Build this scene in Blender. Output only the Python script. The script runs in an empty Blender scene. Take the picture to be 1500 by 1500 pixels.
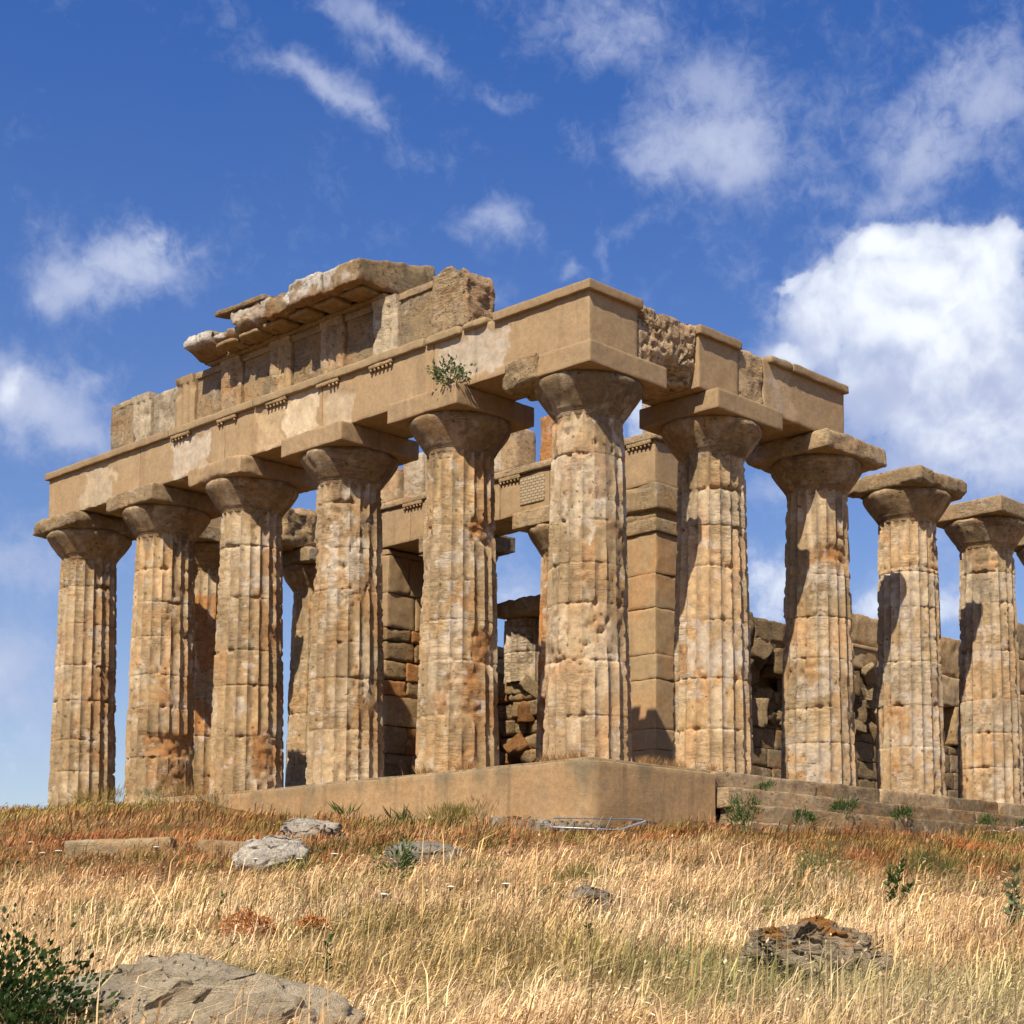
import bpy, math
import numpy as np
from mathutils import Vector, Matrix
R=math.radians
sc=bpy.context.scene
COL=sc.collection
rng=np.random.default_rng(7)

# ------------------------------------------------------------------ camera
cam=bpy.data.cameras.new("camera"); co=bpy.data.objects.new("camera",cam); COL.objects.link(co)
cam.sensor_width=36; cam.lens=36*2455.2/1500
cam.shift_x=(750-1002.7)/1500; cam.shift_y=(1149.15-750)/1500
cam.clip_start=.1; cam.clip_end=6000
CAM=np.array([28.355,-28.885,-4.136])
_f=Vector((math.sin(-.718)*math.cos(.089),math.cos(-.718)*math.cos(.089),math.sin(.089)))
q=_f.to_track_quat('-Z','Y')
co.matrix_world=Matrix.Translation(Vector(CAM))@q.to_matrix().to_4x4()@Matrix.Rotation(-.002,4,'Z')
sc.camera=co

# ------------------------------------------------------------------ sun, sky, exposure
SUN=Vector((.41,-1.0,1.27)).normalized()
sl=bpy.data.lights.new("sun",'SUN'); sl.energy=5.0; sl.angle=R(.5); sl.color=(1,.90,.74)
so=bpy.data.objects.new("sun",sl); COL.objects.link(so); so.rotation_euler=(-SUN).to_track_quat('-Z','Y').to_euler(); so.location=(0,-40,60)
vs=sc.view_settings; vs.view_transform='Standard'; vs.look='None'; vs.exposure=.55; vs.gamma=1; vs.use_curve_mapping=False
w=bpy.data.worlds.new("World"); sc.world=w; w.use_nodes=True
class NB:
    """small node-graph writer"""
    def __init__(s,nt): s.nt=nt
    def n(s,t,**k):
        x=s.nt.nodes.new(t)
        for a,b in k.items(): setattr(x,a,b)
        return x
    def put(s,sock,v):
        if isinstance(v,bpy.types.NodeSocket): s.nt.links.new(v,sock)
        elif v is not None:
            if sock.type=='RGBA' and len(v)==3: v=(*v,1)
            sock.default_value=v
    def m(s,op,a,b=None,c=None,clamp=False):
        x=s.n('ShaderNodeMath',operation=op,use_clamp=clamp)
        for i,v in enumerate((a,b,c)):
            if v is not None: s.put(x.inputs[i],v)
        return x.outputs[0]
    def vm(s,op,a,b=None,scale=None):
        x=s.n('ShaderNodeVectorMath',operation=op); s.put(x.inputs[0],a)
        if b is not None: s.put(x.inputs[1],b)
        if scale is not None: s.put(x.inputs['Scale'],scale)
        return x.outputs['Value'] if op in('DOT_PRODUCT','LENGTH') else x.outputs[0]
    def noise(s,vec,scale,detail=6,rough=.55,dist=0.):
        x=s.n('ShaderNodeTexNoise'); s.put(x.inputs['Vector'],vec); x.inputs['Scale'].default_value=scale
        x.inputs['Detail'].default_value=detail; x.inputs['Roughness'].default_value=rough; x.inputs['Distortion'].default_value=dist
        return x.outputs['Fac']
    def ramp(s,f,a,b,lo=0.,hi=1.):
        x=s.n('ShaderNodeMapRange',interpolation_type='SMOOTHSTEP'); s.put(x.inputs[0],f)
        for i,v in zip((1,2,3,4),(a,b,lo,hi)): s.put(x.inputs[i],v)
        return x.outputs[0]
    def mix(s,f,a,b,mode='MIX'):
        x=s.n('ShaderNodeMix',data_type='RGBA',blend_type=mode); s.put(x.inputs[0],f); s.put(x.inputs[6],a); s.put(x.inputs[7],b)
        return x.outputs[2]
wn=w.node_tree; wn.nodes.clear(); B=NB(wn)
tc=B.n('ShaderNodeTexCoord').outputs['Generated']
sky=B.n('ShaderNodeTexSky',sky_type='NISHITA',sun_disc=False); sky.sun_elevation=math.asin(SUN.z); sky.sun_rotation=math.atan2(SUN.x,SUN.y)
sky.air_density=1.0; sky.dust_density=.35; sky.ozone_density=3.0; sky.altitude=60
hs=B.n('ShaderNodeHueSaturation'); hs.inputs['Saturation'].default_value=1.06; hs.inputs['Value'].default_value=1.0; hs.inputs['Hue'].default_value=.505
wn.links.new(sky.outputs[0],hs.inputs['Color'])
nrm=B.vm('NORMALIZE',tc)
warp=B.n('ShaderNodeTexNoise'); B.put(warp.inputs['Vector'],nrm); warp.inputs['Scale'].default_value=16; warp.inputs['Detail'].default_value=5
wv=B.vm('SCALE',B.vm('SUBTRACT',warp.outputs['Color'],(.5,.5,.5)),scale=.065)
dv=B.vm('ADD',nrm,wv)
sp=B.n('ShaderNodeSeparateXYZ'); B.put(sp.inputs[0],dv)
az=B.m('MULTIPLY',B.m('ARCTAN2',sp.outputs[0],sp.outputs[1]),180/math.pi)
el=B.m('MULTIPLY',B.m('ARCSINE',sp.outputs[2]),180/math.pi)
# clouds, with unseen ones added right of and behind the view for fill light: azimuth, elevation, half sizes in degrees, tilt, density, whiteness
CL=[(-62.5,12.0,2.6,1.5,0,.58,.1),(-63.2,7.5,2.4,2.2,0,.62,.2),(-31.5,17.2,3.4,2.6,0,.95,.5),(70,30,14,8,0,1,1),(105,24,14,10,0,1,1),(135,40,13,8,0,1,1),(-32.9,20.8,3.31,2.14,0,1.00,1.00),(-30.8,18.3,3.30,3.70,0,1.00,0.25),(-34.8,21.3,1.99,1.71,0,1.00,0.80),(-36.2,20.1,1.34,1.30,0,0.90,0.50),(-31.0,21.8,1.74,1.05,0,1.00,1.00),(-33.6,22.5,1.97,0.95,0,1.00,1.00),(-33.9,17.8,2.69,1.98,0,0.90,0.20),(-37.4,19.3,1.01,0.48,-20,0.80,0.60),(-30.6,15.5,2.00,1.33,0,0.70,0.20),(-36.9,21.6,0.56,0.39,0,0.70,0.80),(-60.0,21.5,2.43,1.26,10,0.72,0.35),(-59.1,22.4,1.22,0.81,0,0.60,0.50),(-61.5,20.5,1.10,0.92,0,0.65,0.30),(-58.1,21.9,1.03,0.51,0,0.50,0.30),(-62.6,16.7,1.90,1.46,0,0.80,0.30),(-63.6,17.2,1.18,1.13,0,0.80,0.50),(-61.3,15.8,1.22,1.06,0,0.70,0.20),(-61.2,17.8,0.51,0.29,0,0.50,0.30),(-62.4,10.9,1.21,0.86,0,0.35,0.20),(-63.1,6.2,1.81,1.95,0,0.25,0.40),(-53.3,26.9,2.39,0.69,-25,0.69,0.20),(-54.9,27.3,1.24,0.36,-25,0.52,0.20),(-51.2,28.9,2.67,0.68,-30,0.57,0.10),(-53.3,29.4,1.66,0.51,-20,0.47,0.10),(-47.6,27.6,1.30,0.32,-20,0.42,0.10),(-43.7,29.3,2.44,1.44,0,0.62,0.10),(-40.0,27.6,2.04,1.61,0,0.57,0.10),(-40.0,25.8,2.94,1.93,-20,0.73,0.30),(-39.1,24.8,1.78,1.26,0,0.69,0.30),(-42.5,25.8,2.07,0.82,-20,0.52,0.10),(-45.4,26.4,1.17,0.77,-40,0.49,0.10),(-38.1,27.2,1.16,1.35,0,0.47,0.10),(-36.4,24.3,2.66,0.62,0,0.42,0.10),(-32.9,25.8,2.17,1.90,0,0.69,0.20),(-31.6,27.8,2.27,1.19,30,0.65,0.20),(-30.4,26.9,1.70,1.61,0,0.65,0.20),(-33.8,24.4,1.76,0.73,20,0.57,0.10),(-30.9,25.1,1.15,1.09,0,0.52,0.10),(-34.5,27.5,0.72,1.07,0,0.37,0.00),(-47.9,23.3,0.94,0.80,0,0.57,0.20),(-43.7,22.9,0.36,1.28,0,0.49,0.10),(-45.2,22.2,0.71,0.51,0,0.52,0.30),(-42.6,23.5,1.20,0.39,0,0.47,0.10),(-50.7,22.0,0.98,0.29,-15,0.45,0.30),(-47.8,21.1,0.78,0.54,0,0.40,0.20),(-38.4,11.8,1.62,1.38,0,0.70,0.60),(-34.6,11.3,1.37,1.15,0,0.70,0.60),(-31.9,11.2,1.13,1.14,0,0.70,0.60),(-38.1,15.0,1.60,0.90,0,0.45,0.30),(-42.5,17.5,0.91,1.11,0,0.70,0.80),(-46.9,11.7,1.15,1.03,0,0.60,0.40),(-29.4,17.4,1.31,1.31,0,0.40,0.20)]
dens=None; brt=None
for a,e,rx,ry,ro,de,br in CL:
    c_,s_=math.cos(R(ro)),math.sin(R(ro)); k=math.cos(R(e))
    u=B.m('MULTIPLY',B.m('SUBTRACT',az,a),k); v=B.m('SUBTRACT',el,e)
    p=B.m('ADD',B.m('MULTIPLY',u,c_/rx),B.m('MULTIPLY',v,s_/rx)); t=B.m('ADD',B.m('MULTIPLY',u,-s_/ry),B.m('MULTIPLY',v,c_/ry))
    d2=B.m('ADD',B.m('MULTIPLY',p,p),B.m('MULTIPLY',t,t))
    g=B.m('EXPONENT',B.m('MULTIPLY',d2,-.62))
    gd=B.m('MULTIPLY',g,de)
    dens=gd if dens is None else B.m('SMOOTH_MAX',dens,gd,.12)
    gb=B.m('MULTIPLY',g,br); brt=gb if brt is None else B.m('MAXIMUM',brt,gb)
def billow(v):
    return B.m('ABSOLUTE',B.m('SUBTRACT',B.noise(v,24,5,.5,.15),.5))
bw=B.vm('ADD',nrm,B.vm('SCALE',B.vm('SUBTRACT',warp.outputs['Color'],(.5,.5,.5)),scale=.02))
b1=billow(bw); b2=billow(B.vm('ADD',bw,(.004,-.004,.011)))
n1=B.noise(nrm,26,9,.58,.4); n2=B.noise(nrm,9,6,.5,.3)
nn=B.m('ADD',B.m('MULTIPLY',n1,.65),B.m('MULTIPLY',n2,.35))
n3=B.noise(nrm,120,7,.62,.7)
dd=B.m('ADD',B.m('ADD',dens,B.m('MULTIPLY',B.m('SUBTRACT',nn,.5),B.ramp(brt,.15,.6,1.6,.55))),B.m('MULTIPLY',B.m('SUBTRACT',n3,.5),.55))
gate=B.ramp(brt,.12,.5); dd=B.m('ADD',dd,B.m('MULTIPLY',gate,B.m('MULTIPLY',B.m('SUBTRACT',b1,.10),1.1)))
# dense cumulus has a crisp edge, wisps a soft one
soft=B.ramp(brt,.3,.8,.62,.075)
lo=B.m('SUBTRACT',.36,B.m('MULTIPLY',soft,.36))
cov=B.n('ShaderNodeMapRange',interpolation_type='SMOOTHSTEP'); B.put(cov.inputs[0],dd); B.put(cov.inputs[1],lo); B.put(cov.inputs[2],B.m('ADD',lo,soft))
cv=B.m('MULTIPLY',cov.outputs[0],B.ramp(dens,.2,.95,.40,.96))
cb=B.m('ADD',B.m('ADD',brt,B.m('MULTIPLY',B.m('SUBTRACT',n1,.5),.42)),B.m('MULTIPLY',B.m('SUBTRACT',b1,b2),B.m('MULTIPLY',gate,2.2)))
ccol=B.mix(B.ramp(cb,.05,1.15),(5.5,6.25,8.8),(11.4,11.9,12.7))
skyc=B.mix(cv,B.mix(1.,hs.outputs[0],B.mix(B.ramp(el,3,38),(1.30,1.20,1.28),(.47,.95,1.64)),'MULTIPLY'),ccol)
bg=B.n('ShaderNodeBackground'); B.put(bg.inputs[0],skyc); bg.inputs[1].default_value=.060
out=B.n('ShaderNodeOutputWorld'); wn.links.new(bg.outputs[0],out.inputs[0])

# ------------------------------------------------------------------ numpy noise
_G=np.array([(1,1,0),(-1,1,0),(1,-1,0),(-1,-1,0),(1,0,1),(-1,0,1),(1,0,-1),(-1,0,-1),(0,1,1),(0,-1,1),(0,1,-1),(0,-1,-1),(1,1,0),(-1,1,0),(0,-1,1),(0,-1,-1)],float)
def pn(P,seed=0):
    P=np.asarray(P,float); I=np.floor(P).astype(np.int64); F=P-I; U=F*F*F*(F*(F*6-15)+10); o=np.zeros(len(P))
    for dx in(0,1):
        wx=U[:,0] if dx else 1-U[:,0]
        for dy in(0,1):
            wy=U[:,1] if dy else 1-U[:,1]
            for dz in(0,1):
                wz=U[:,2] if dz else 1-U[:,2]
                h=((I[:,0]+dx)*73856093)^((I[:,1]+dy)*19349663)^((I[:,2]+dz)*83492791)^(seed*2654435761&0xffffffff)
                h=(h^(h>>13))*1274126177&0xffffffff; h=(h^(h>>16))&15
                g=_G[h]; o+=wx*wy*wz*(g[:,0]*(F[:,0]-dx)+g[:,1]*(F[:,1]-dy)+g[:,2]*(F[:,2]-dz))
    return o
def fbm(P,oct=4,seed=0):
    P=np.asarray(P,float); a=1.;o=0.
    for i in range(oct): o=o+a*pn(P*2**i+i*17.3,seed+i); a*=.5
    return o
def sst(x,a,b):
    t=np.clip((x-a)/(b-a),0,1); return t*t*(3-2*t)
# ------------------------------------------------------------------ mesh helpers
def mk(name,V,F,mat,parent=None,tint=None,smooth=True,loc=None):
    V=np.asarray(V,np.float32)
    Fs=F if isinstance(F,list) else [F]
    me=bpy.data.meshes.new(name); me.vertices.add(len(V)); me.vertices.foreach_set('co',V.ravel())
    idx=np.concatenate([f.ravel() for f in Fs]).astype(np.int32); tot=np.concatenate([np.full(len(f),f.shape[1]) for f in Fs]).astype(np.int32)
    me.loops.add(len(idx)); me.loops.foreach_set('vertex_index',idx)
    me.polygons.add(len(tot)); me.polygons.foreach_set('loop_start',np.concatenate([[0],np.cumsum(tot)[:-1]]).astype(np.int32))
    me.polygons.foreach_set('loop_total',tot)
    if smooth: me.polygons.foreach_set('use_smooth',np.ones(len(tot),bool))
    me.update(calc_edges=True)
    if tint is not None:
        t=np.asarray(tint,np.float32)
        if t.ndim==1: t=np.tile(t,(len(V),1))
        if t.shape[1]==3: t=np.concatenate([t,np.ones((len(t),1),np.float32)],1)
        at=me.color_attributes.new('tint','FLOAT_COLOR','POINT'); at.data.foreach_set('color',np.ascontiguousarray(t,np.float32).ravel())
    if mat: me.materials.append(mat)
    o=bpy.data.objects.new(name,me); COL.objects.link(o)
    if parent is not None:
        o.parent=parent; o.matrix_parent_inverse=Matrix.Identity(4)
        o.location=(0,0,0) if parent.type=='MESH' else -Vector(parent.location)
    return o
def thing(name,label,cat,loc=(0,0,0),group=None):
    o=bpy.data.objects.new(name,None); COL.objects.link(o); o.location=loc; o.empty_display_size=.3
    return tag(o,label,cat,group)
def tag(o,label,cat,group=None):
    o['label']=label; o['category']=cat
    if 'kind' not in o: o['kind']='thing'
    if group: o['group']=group
    return o
def struct(o): o['kind']='structure'; return o
def stuff(o): o['kind']='stuff'; return o
def cat(L):
    V=[];F={};n=0;T=[]
    for it in L:
        v,f=it[0],it[1]
        V.append(v)
        for ff in (f if isinstance(f,list) else [f]): F.setdefault(ff.shape[1],[]).append(ff+n)
        if len(it)>2:
            t=np.asarray(it[2],float); T.append(np.tile(t,(len(v),1)) if t.ndim==1 else t)
        n+=len(v)
    F=[np.concatenate(x) for x in F.values()]
    return (np.concatenate(V),F)+((np.concatenate(T),) if T else ())
def rbox(x0,x1,y0,y1,z0,z1,cell=.12,r=.02,amp=.006,chip=0.,seed=0,freq=2.2,rot=0):
    """box of small cells, edges rounded unevenly, faces roughened"""
    lo=np.array([x0,y0,z0],float); hi=np.array([x1,y1,z1],float)
    n=np.maximum(1,np.ceil((hi-lo)/cell).astype(int)); n=np.minimum(n+2,400)
    ax=[]
    for i in range(3):
        e=min(r*1.2,(hi[i]-lo[i])*.2); ax.append(np.concatenate([[lo[i]],np.linspace(lo[i]+e,hi[i]-e,max(2,n[i]-1)),[hi[i]]]))
    V=[];F=[];k=0
    for i in range(3):
        a,b=[(1,2),(2,0),(0,1)][i]
        for s in(0,1):
            A,Bb=np.meshgrid(ax[a],ax[b],indexing='ij'); P=np.zeros(A.shape+(3,)); P[...,a]=A;P[...,b]=Bb;P[...,i]=hi[i] if s else lo[i]
            na,nb=A.shape; id=np.arange(na*nb).reshape(na,nb)+k
            f=np.stack([id[:-1,:-1],id[1:,:-1],id[1:,1:],id[:-1,1:]],-1).reshape(-1,4)
            if not s: f=f[:,::-1]
            V.append(P.reshape(-1,3));F.append(f);k+=na*nb
    V=np.concatenate(V);F=np.concatenate(F)
    key=np.round(V*2000).astype(np.int64); _,ui,inv=np.unique(key,axis=0,return_index=True,return_inverse=True)
    V=V[ui]; F=inv.reshape(-1)[F]
    S=V+seed*3.71
    rr=np.full(len(V),r)
    if chip: rr=rr+chip*np.clip(fbm(S*1.1,3,seed)+.12,0,1)+chip*.5*np.clip(pn(S*4.2,seed+5),0,1)
    rr=np.minimum(rr,(hi-lo).min()*.48)[:,None]
    C=np.clip(V,lo+rr,hi-rr); D=V-C; L=np.linalg.norm(D,axis=1,keepdims=True)
    V=np.where(L>1e-6,C+D/np.maximum(L,1e-6)*np.minimum(rr,L),V)
    if amp:
        N=np.stack([fbm(S*freq+i*31,4,seed+i*7) for i in range(3)],1); V=V+N*amp
    if rot:
        c=(lo+hi)/2; a=rot; M=np.array([[math.cos(a),-math.sin(a),0],[math.sin(a),math.cos(a),0],[0,0,1]]); V=(V-c)@M.T+c
    return V,F
def tube(P,r,seg=8):
    P=[Vector(p) for p in P]; V=[];F=[]
    rr=r if hasattr(r,'__len__') else [r]*len(P)
    for i,p in enumerate(P):
        d=((P[min(i+1,len(P)-1)]-P[max(i-1,0)]).normalized()); a=d.orthogonal().normalized(); b=d.cross(a)
        for k in range(seg):
            t=2*math.pi*k/seg; V.append(p+(a*math.cos(t)+b*math.sin(t))*rr[i])
    for i in range(len(P)-1):
        for k in range(seg): F.append((i*seg+k,i*seg+(k+1)%seg,(i+1)*seg+(k+1)%seg,(i+1)*seg+k))
    return np.array(V),np.array(F)
def lathe(cx,cy,prof,seg=96,amp=.008,seed=0,dent=0.):
    """profile of (radius, z) turned round a vertical axis"""
    prof=np.array(prof,float); t=np.linspace(0,2*math.pi,seg,endpoint=False)
    Rr=prof[:,0][:,None]*np.ones(seg); Z=prof[:,1][:,None]*np.ones(seg); T=np.ones(len(prof))[:,None]*t
    P=np.stack([cx+Rr*np.cos(T),cy+Rr*np.sin(T),Z],-1).reshape(-1,3)
    n=fbm(P*2.1,4,seed)*amp
    if dent: n=n-dent*sst(fbm(P*.9,3,seed+3),.12,.5)
    Rr=Rr+n.reshape(Rr.shape)
    P=np.stack([cx+Rr*np.cos(T),cy+Rr*np.sin(T),Z+n.reshape(Rr.shape)*.3],-1).reshape(-1,3)
    id=np.arange(len(prof)*seg).reshape(len(prof),seg); j=np.roll(id,-1,1)
    F=np.stack([id[:-1],j[:-1],j[1:],id[1:]],-1).reshape(-1,4)
    return P,F

# ------------------------------------------------------------------ materials
def stone(name,base=None,bump=.5,pits=.5,strata=.5,mott=.5,orange=.35,grey=.35,white=0.,rough=.9,fine=1.,streak=0.):
    m=bpy.data.materials.new(name); m.use_nodes=True; nt=m.node_tree; nt.nodes.clear(); B=NB(nt)
    pos=B.n('ShaderNodeNewGeometry').outputs['Position']
    if base is None: c=B.n('ShaderNodeAttribute',attribute_name='tint').outputs['Color']
    else: c=B.n('ShaderNodeRGB'); c.outputs[0].default_value=(*base,1); c=c.outputs[0]
    na=B.noise(pos,1.1,8,.6); nb=B.noise(pos,.7,7,.62,.5); nc=B.noise(B.vm('ADD',pos,(31,7,3)),1.6,7,.65); nd=B.noise(B.vm('ADD',pos,(3,77,9)),7*fine,8,.68)
    ne=B.noise(B.vm('ADD',pos,(53,7,19)),38*fine,6,.65)
    c=B.mix(B.m('MULTIPLY',B.ramp(nb,.5,.66),orange),c,(.46,.22,.075))
    c=B.mix(B.m('MULTIPLY',B.ramp(nc,.5,.68),grey),c,(.29,.235,.165))
    if white:
        nw=B.noise(B.vm('ADD',pos,(9,13,61)),1.9,7,.62,.3)
        c=B.mix(B.m('MULTIPLY',B.ramp(nw,.585,.62),white),c,(.68,.58,.47))
    c=B.mix(1.,c,B.mix(na,tuple([1-.5*mott]*3),tuple([1+.42*mott]*3)),'MULTIPLY')
    c=B.mix(1.,c,B.mix(B.ramp(nd,.3,.7),tuple([1-.4*mott]*3),tuple([1+.28*mott]*3)),'MULTIPLY')
    c=B.mix(1.,c,B.mix(B.ramp(ne,.25,.75),tuple([1-.3*mott]*3),tuple([1+.2*mott]*3)),'MULTIPLY')
    if streak:
        sv=B.vm('MULTIPLY',pos,(1.6,1.6,.12)); ns=B.noise(sv,1.3,6,.6)
        c=B.mix(B.m('MULTIPLY',B.ramp(ns,.52,.72),streak),c,(.13,.10,.065))
    h=B.m('MULTIPLY',nd,.62)
    h=B.m('ADD',h,B.m('MULTIPLY',ne,.6))
    if pits:
        npt=B.noise(B.vm('ADD',pos,(17,3,41)),11*fine,4,.5); pm=B.ramp(npt,.63,.72)
        gate=B.ramp(B.noise(B.vm('ADD',pos,(5,9,88)),.9,3,.5),.42,.6)
        pm=B.m('MULTIPLY',B.m('MULTIPLY',pm,gate),pits)
        vo=B.n('ShaderNodeTexVoronoi'); B.put(vo.inputs['Vector'],B.vm('ADD',pos,B.vm('SCALE',B.vm('SUBTRACT',B.n('ShaderNodeTexNoise').outputs['Color'],(.5,.5,.5)),scale=.1))); vo.inputs['Scale'].default_value=3.6*fine
        rs=B.n('ShaderNodeSeparateColor'); B.put(rs.inputs[0],vo.outputs['Color']); hol=B.m('MULTIPLY',B.m('LESS_THAN',vo.outputs['Distance'],B.m('MULTIPLY',B.m('SUBTRACT',rs.outputs[0],.45),.34)),B.m('MULTIPLY',pits,.9))
        pm=B.m('MAXIMUM',pm,B.m('MULTIPLY',hol,B.ramp(nd,.3,.5)))
        h=B.m('SUBTRACT',h,B.m('MULTIPLY',pm,2.0)); c=B.mix(B.m('MULTIPLY',pm,.7),c,(.09,.05,.02))
    if strata:
        sv=B.vm('MULTIPLY',pos,(1,1,6.5)); n6=B.noise(sv,1.15,6,.6,.6); sm=B.ramp(B.m('ABSOLUTE',B.m('SUBTRACT',n6,.5)),0.,.035,1.,0.)
        gate=B.ramp(B.noise(B.vm('ADD',pos,(25,1,8)),.8,3,.5),.45,.6); sm=B.m('MULTIPLY',B.m('MULTIPLY',sm,gate),strata)
        h=B.m('SUBTRACT',h,B.m('MULTIPLY',sm,1.1)); c=B.mix(B.m('MULTIPLY',sm,.6),c,(.10,.055,.022))
    c=B.mix(1.,c,(.80,.80,.80),'MULTIPLY')
    bp=B.n('ShaderNodeBump'); bp.inputs['Strength'].default_value=min(1,bump); bp.inputs['Distance'].default_value=.085; B.put(bp.inputs['Height'],h)
    bs=B.n('ShaderNodeBsdfPrincipled'); B.put(bs.inputs['Base Color'],c); bs.inputs['Roughness'].default_value=rough; bs.inputs['Specular IOR Level'].default_value=.15
    nt.links.new(bp.outputs[0],bs.inputs['Normal'])
    o=B.n('ShaderNodeOutputMaterial'); nt.links.new(bs.outputs[0],o.inputs[0]); return m
def leafmat(name,trans=.35,rough=.6,base=None,var=.3):
    m=bpy.data.materials.new(name); m.use_nodes=True; nt=m.node_tree; nt.nodes.clear(); B=NB(nt)
    c=B.mix(1.,B.n('ShaderNodeAttribute',attribute_name='tint').outputs['Color'],(.80,.80,.80),'MULTIPLY')
    d=B.n('ShaderNodeBsdfPrincipled'); B.put(d.inputs['Base Color'],c); d.inputs['Roughness'].default_value=rough; d.inputs['Specular IOR Level'].default_value=.2
    t=B.n('ShaderNodeBsdfTranslucent'); B.put(t.inputs[0],c)
    mx=B.n('ShaderNodeMixShader'); mx.inputs[0].default_value=trans; nt.links.new(d.outputs[0],mx.inputs[1]); nt.links.new(t.outputs[0],mx.inputs[2])
    o=B.n('ShaderNodeOutputMaterial'); nt.links.new(mx.outputs[0],o.inputs[0]); return m
def plain(name,col,rough=.5,metal=0.):
    m=bpy.data.materials.new(name); m.use_nodes=True; nt=m.node_tree; nt.nodes.clear(); B=NB(nt)
    pos=B.n('ShaderNodeNewGeometry').outputs['Position']; n=B.noise(pos,9,5,.6)
    c=B.mix(n,tuple(x*.7 for x in col),tuple(min(1,x*1.2) for x in col))
    bs=B.n('ShaderNodeBsdfPrincipled'); B.put(bs.inputs['Base Color'],c); bs.inputs['Roughness'].default_value=rough; bs.inputs['Metallic'].default_value=metal
    o=B.n('ShaderNodeOutputMaterial'); nt.links.new(bs.outputs[0],o.inputs[0]); return m
M_COL=stone('weathered_column_stone',bump=.55,pits=1.,strata=.45,mott=.55,orange=.12,grey=.26,white=.55)
M_COLW=stone('plastered_column_stone',bump=.75,pits=.8,strata=.8,mott=.55,orange=.4,grey=.45,white=.75)
M_CON=stone('restoration_mortar',bump=.28,pits=.12,strata=.0,mott=.36,orange=.14,grey=.24,streak=.28)
M_OLD=stone('old_block_stone',bump=.8,pits=.8,strata=.25,mott=.6,orange=.38,grey=.5,white=.3)
M_ROUGH=stone('pitted_stone',bump=1.,pits=1.,strata=.3,mott=.7,orange=.45,grey=.35,fine=.8)
M_WALL=stone('retaining_wall_mortar',bump=.3,pits=.15,strata=0.12,mott=.42,orange=.18,grey=.3,streak=.5)
M_ROCK=stone('limestone_rock',bump=1.,pits=1.,strata=.3,mott=.7,orange=.04,grey=.12,fine=1.9)
M_BOUL=stone('pitted_boulder',bump=1.,pits=1.1,strata=.3,mott=.6,orange=.08,grey=.15,fine=2.8)
M_LEAF=leafmat('leaf'); M_GRASS=leafmat('dry_grass_blades',.3,.7)
TAN=np.array((.56,.375,.19)); BUFF=np.array((.63,.45,.255)); PEACH=np.array((.68,.465,.255)); ORG=np.array((.46,.215,.075)); GRY=np.array((.40,.285,.155)); PALE=np.array((.72,.57,.38)); WHT=np.array((.70,.58,.44)); CONC=np.array((.455,.31,.168)); DRK=np.array((.30,.19,.10))

# ------------------------------------------------------------------ ground
# ---- ground height: thin-plate surface through surveyed points of the hill
GP=np.array([
(-23.3,-1.4,-.12),(-18.7,-1.4,-.18),(-14.2,-1.4,-.22),(-11.5,-1.4,-.7),(-9.3,-1.4,-1.0),(-5,-1.4,-1.34),(1.4,-1.4,-1.72),
(2.6,2,-1.68),(2.6,5.9,-1.52),(2.6,10.7,-1.38),(2.6,15.5,-1.28),(2.6,30,-1.2),(2.6,60,-1.1),
(-30,-1.0,-.25),(-28,4,-.2),(-26,12,-.3),(-26,40,-.6),(-36,0,-.9),(-40,20,-1.6),(-12,20,-.6),(-12,45,-.6),
(-15.05,-7.13,-1.39),(-5.44,-11.92,-2.70),(4.18,-16.72,-3.77),(8.99,-19.12,-4.29),(13.80,-21.53,-4.77),(17.66,-23.46,-5.00),(-12.01,-0.58,-0.61),(-5.32,-5.26,-1.78),(1.39,-9.95,-2.77),(7.25,-14.05,-3.66),(11.45,-16.98,-4.22),(15.64,-19.92,-4.73),(19.01,-22.29,-4.97),(5.91,-6.01,-2.60),(10.79,-10.98,-3.55),(14.27,-14.52,-4.15),(17.76,-18.08,-4.70),(20.56,-20.93,-4.97),(6.85,0.13,-2.52),(10.41,-4.68,-3.18),(13.38,-8.68,-3.74),(16.35,-12.69,-4.26),(19.32,-16.71,-4.74),(21.71,-19.93,-4.99),(5.35,10.75,-1.96),(10.43,1.98,-3.01),(15.52,-6.80,-3.89),(18.06,-11.19,-4.35),(20.61,-15.58,-4.78),(22.65,-19.10,-5.01),
(28.36,-28.9,-5.75),(32,-34,-5.9),(24,-34,-5.85),(34,-26,-5.8),(40,-40,-6.0),(10,-40,-6.0),(45,-20,-5.8),(-20,-35,-5.0),(40,10,-4.6),(30,30,-3.4),(25,55,-3.0)])
def _tk(r2): return np.where(r2>0, r2*np.log(r2+1e-12)*.5, 0)
_n=len(GP); _K=_tk(((GP[:,None,:2]-GP[None,:,:2])**2).sum(-1))+np.eye(_n)*6.0
_A=np.zeros((_n+3,_n+3)); _A[:_n,:_n]=_K; _A[:_n,_n]=1; _A[:_n,_n+1:]=GP[:,:2]; _A[_n,:_n]=1; _A[_n+1:,:_n]=GP[:,:2].T
_W=np.linalg.solve(_A,np.concatenate([GP[:,2],np.zeros(3)]))
def ground_z(x,y):
    x=np.asarray(x,float); y=np.asarray(y,float)
    z=_W[_n]+_W[_n+1]*x+_W[_n+2]*y
    for i in range(_n): z=z+_W[i]*_tk((x-GP[i,0])**2+(y-GP[i,1])**2)
    d=np.hypot(x-2,y+2); t=np.clip((d-45)/35,0,1); t=t*t*(3-2*t)
    z=np.clip(z,-8,.2)
    z=z*(1-t)+t*(-6.5)
    return z

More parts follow.
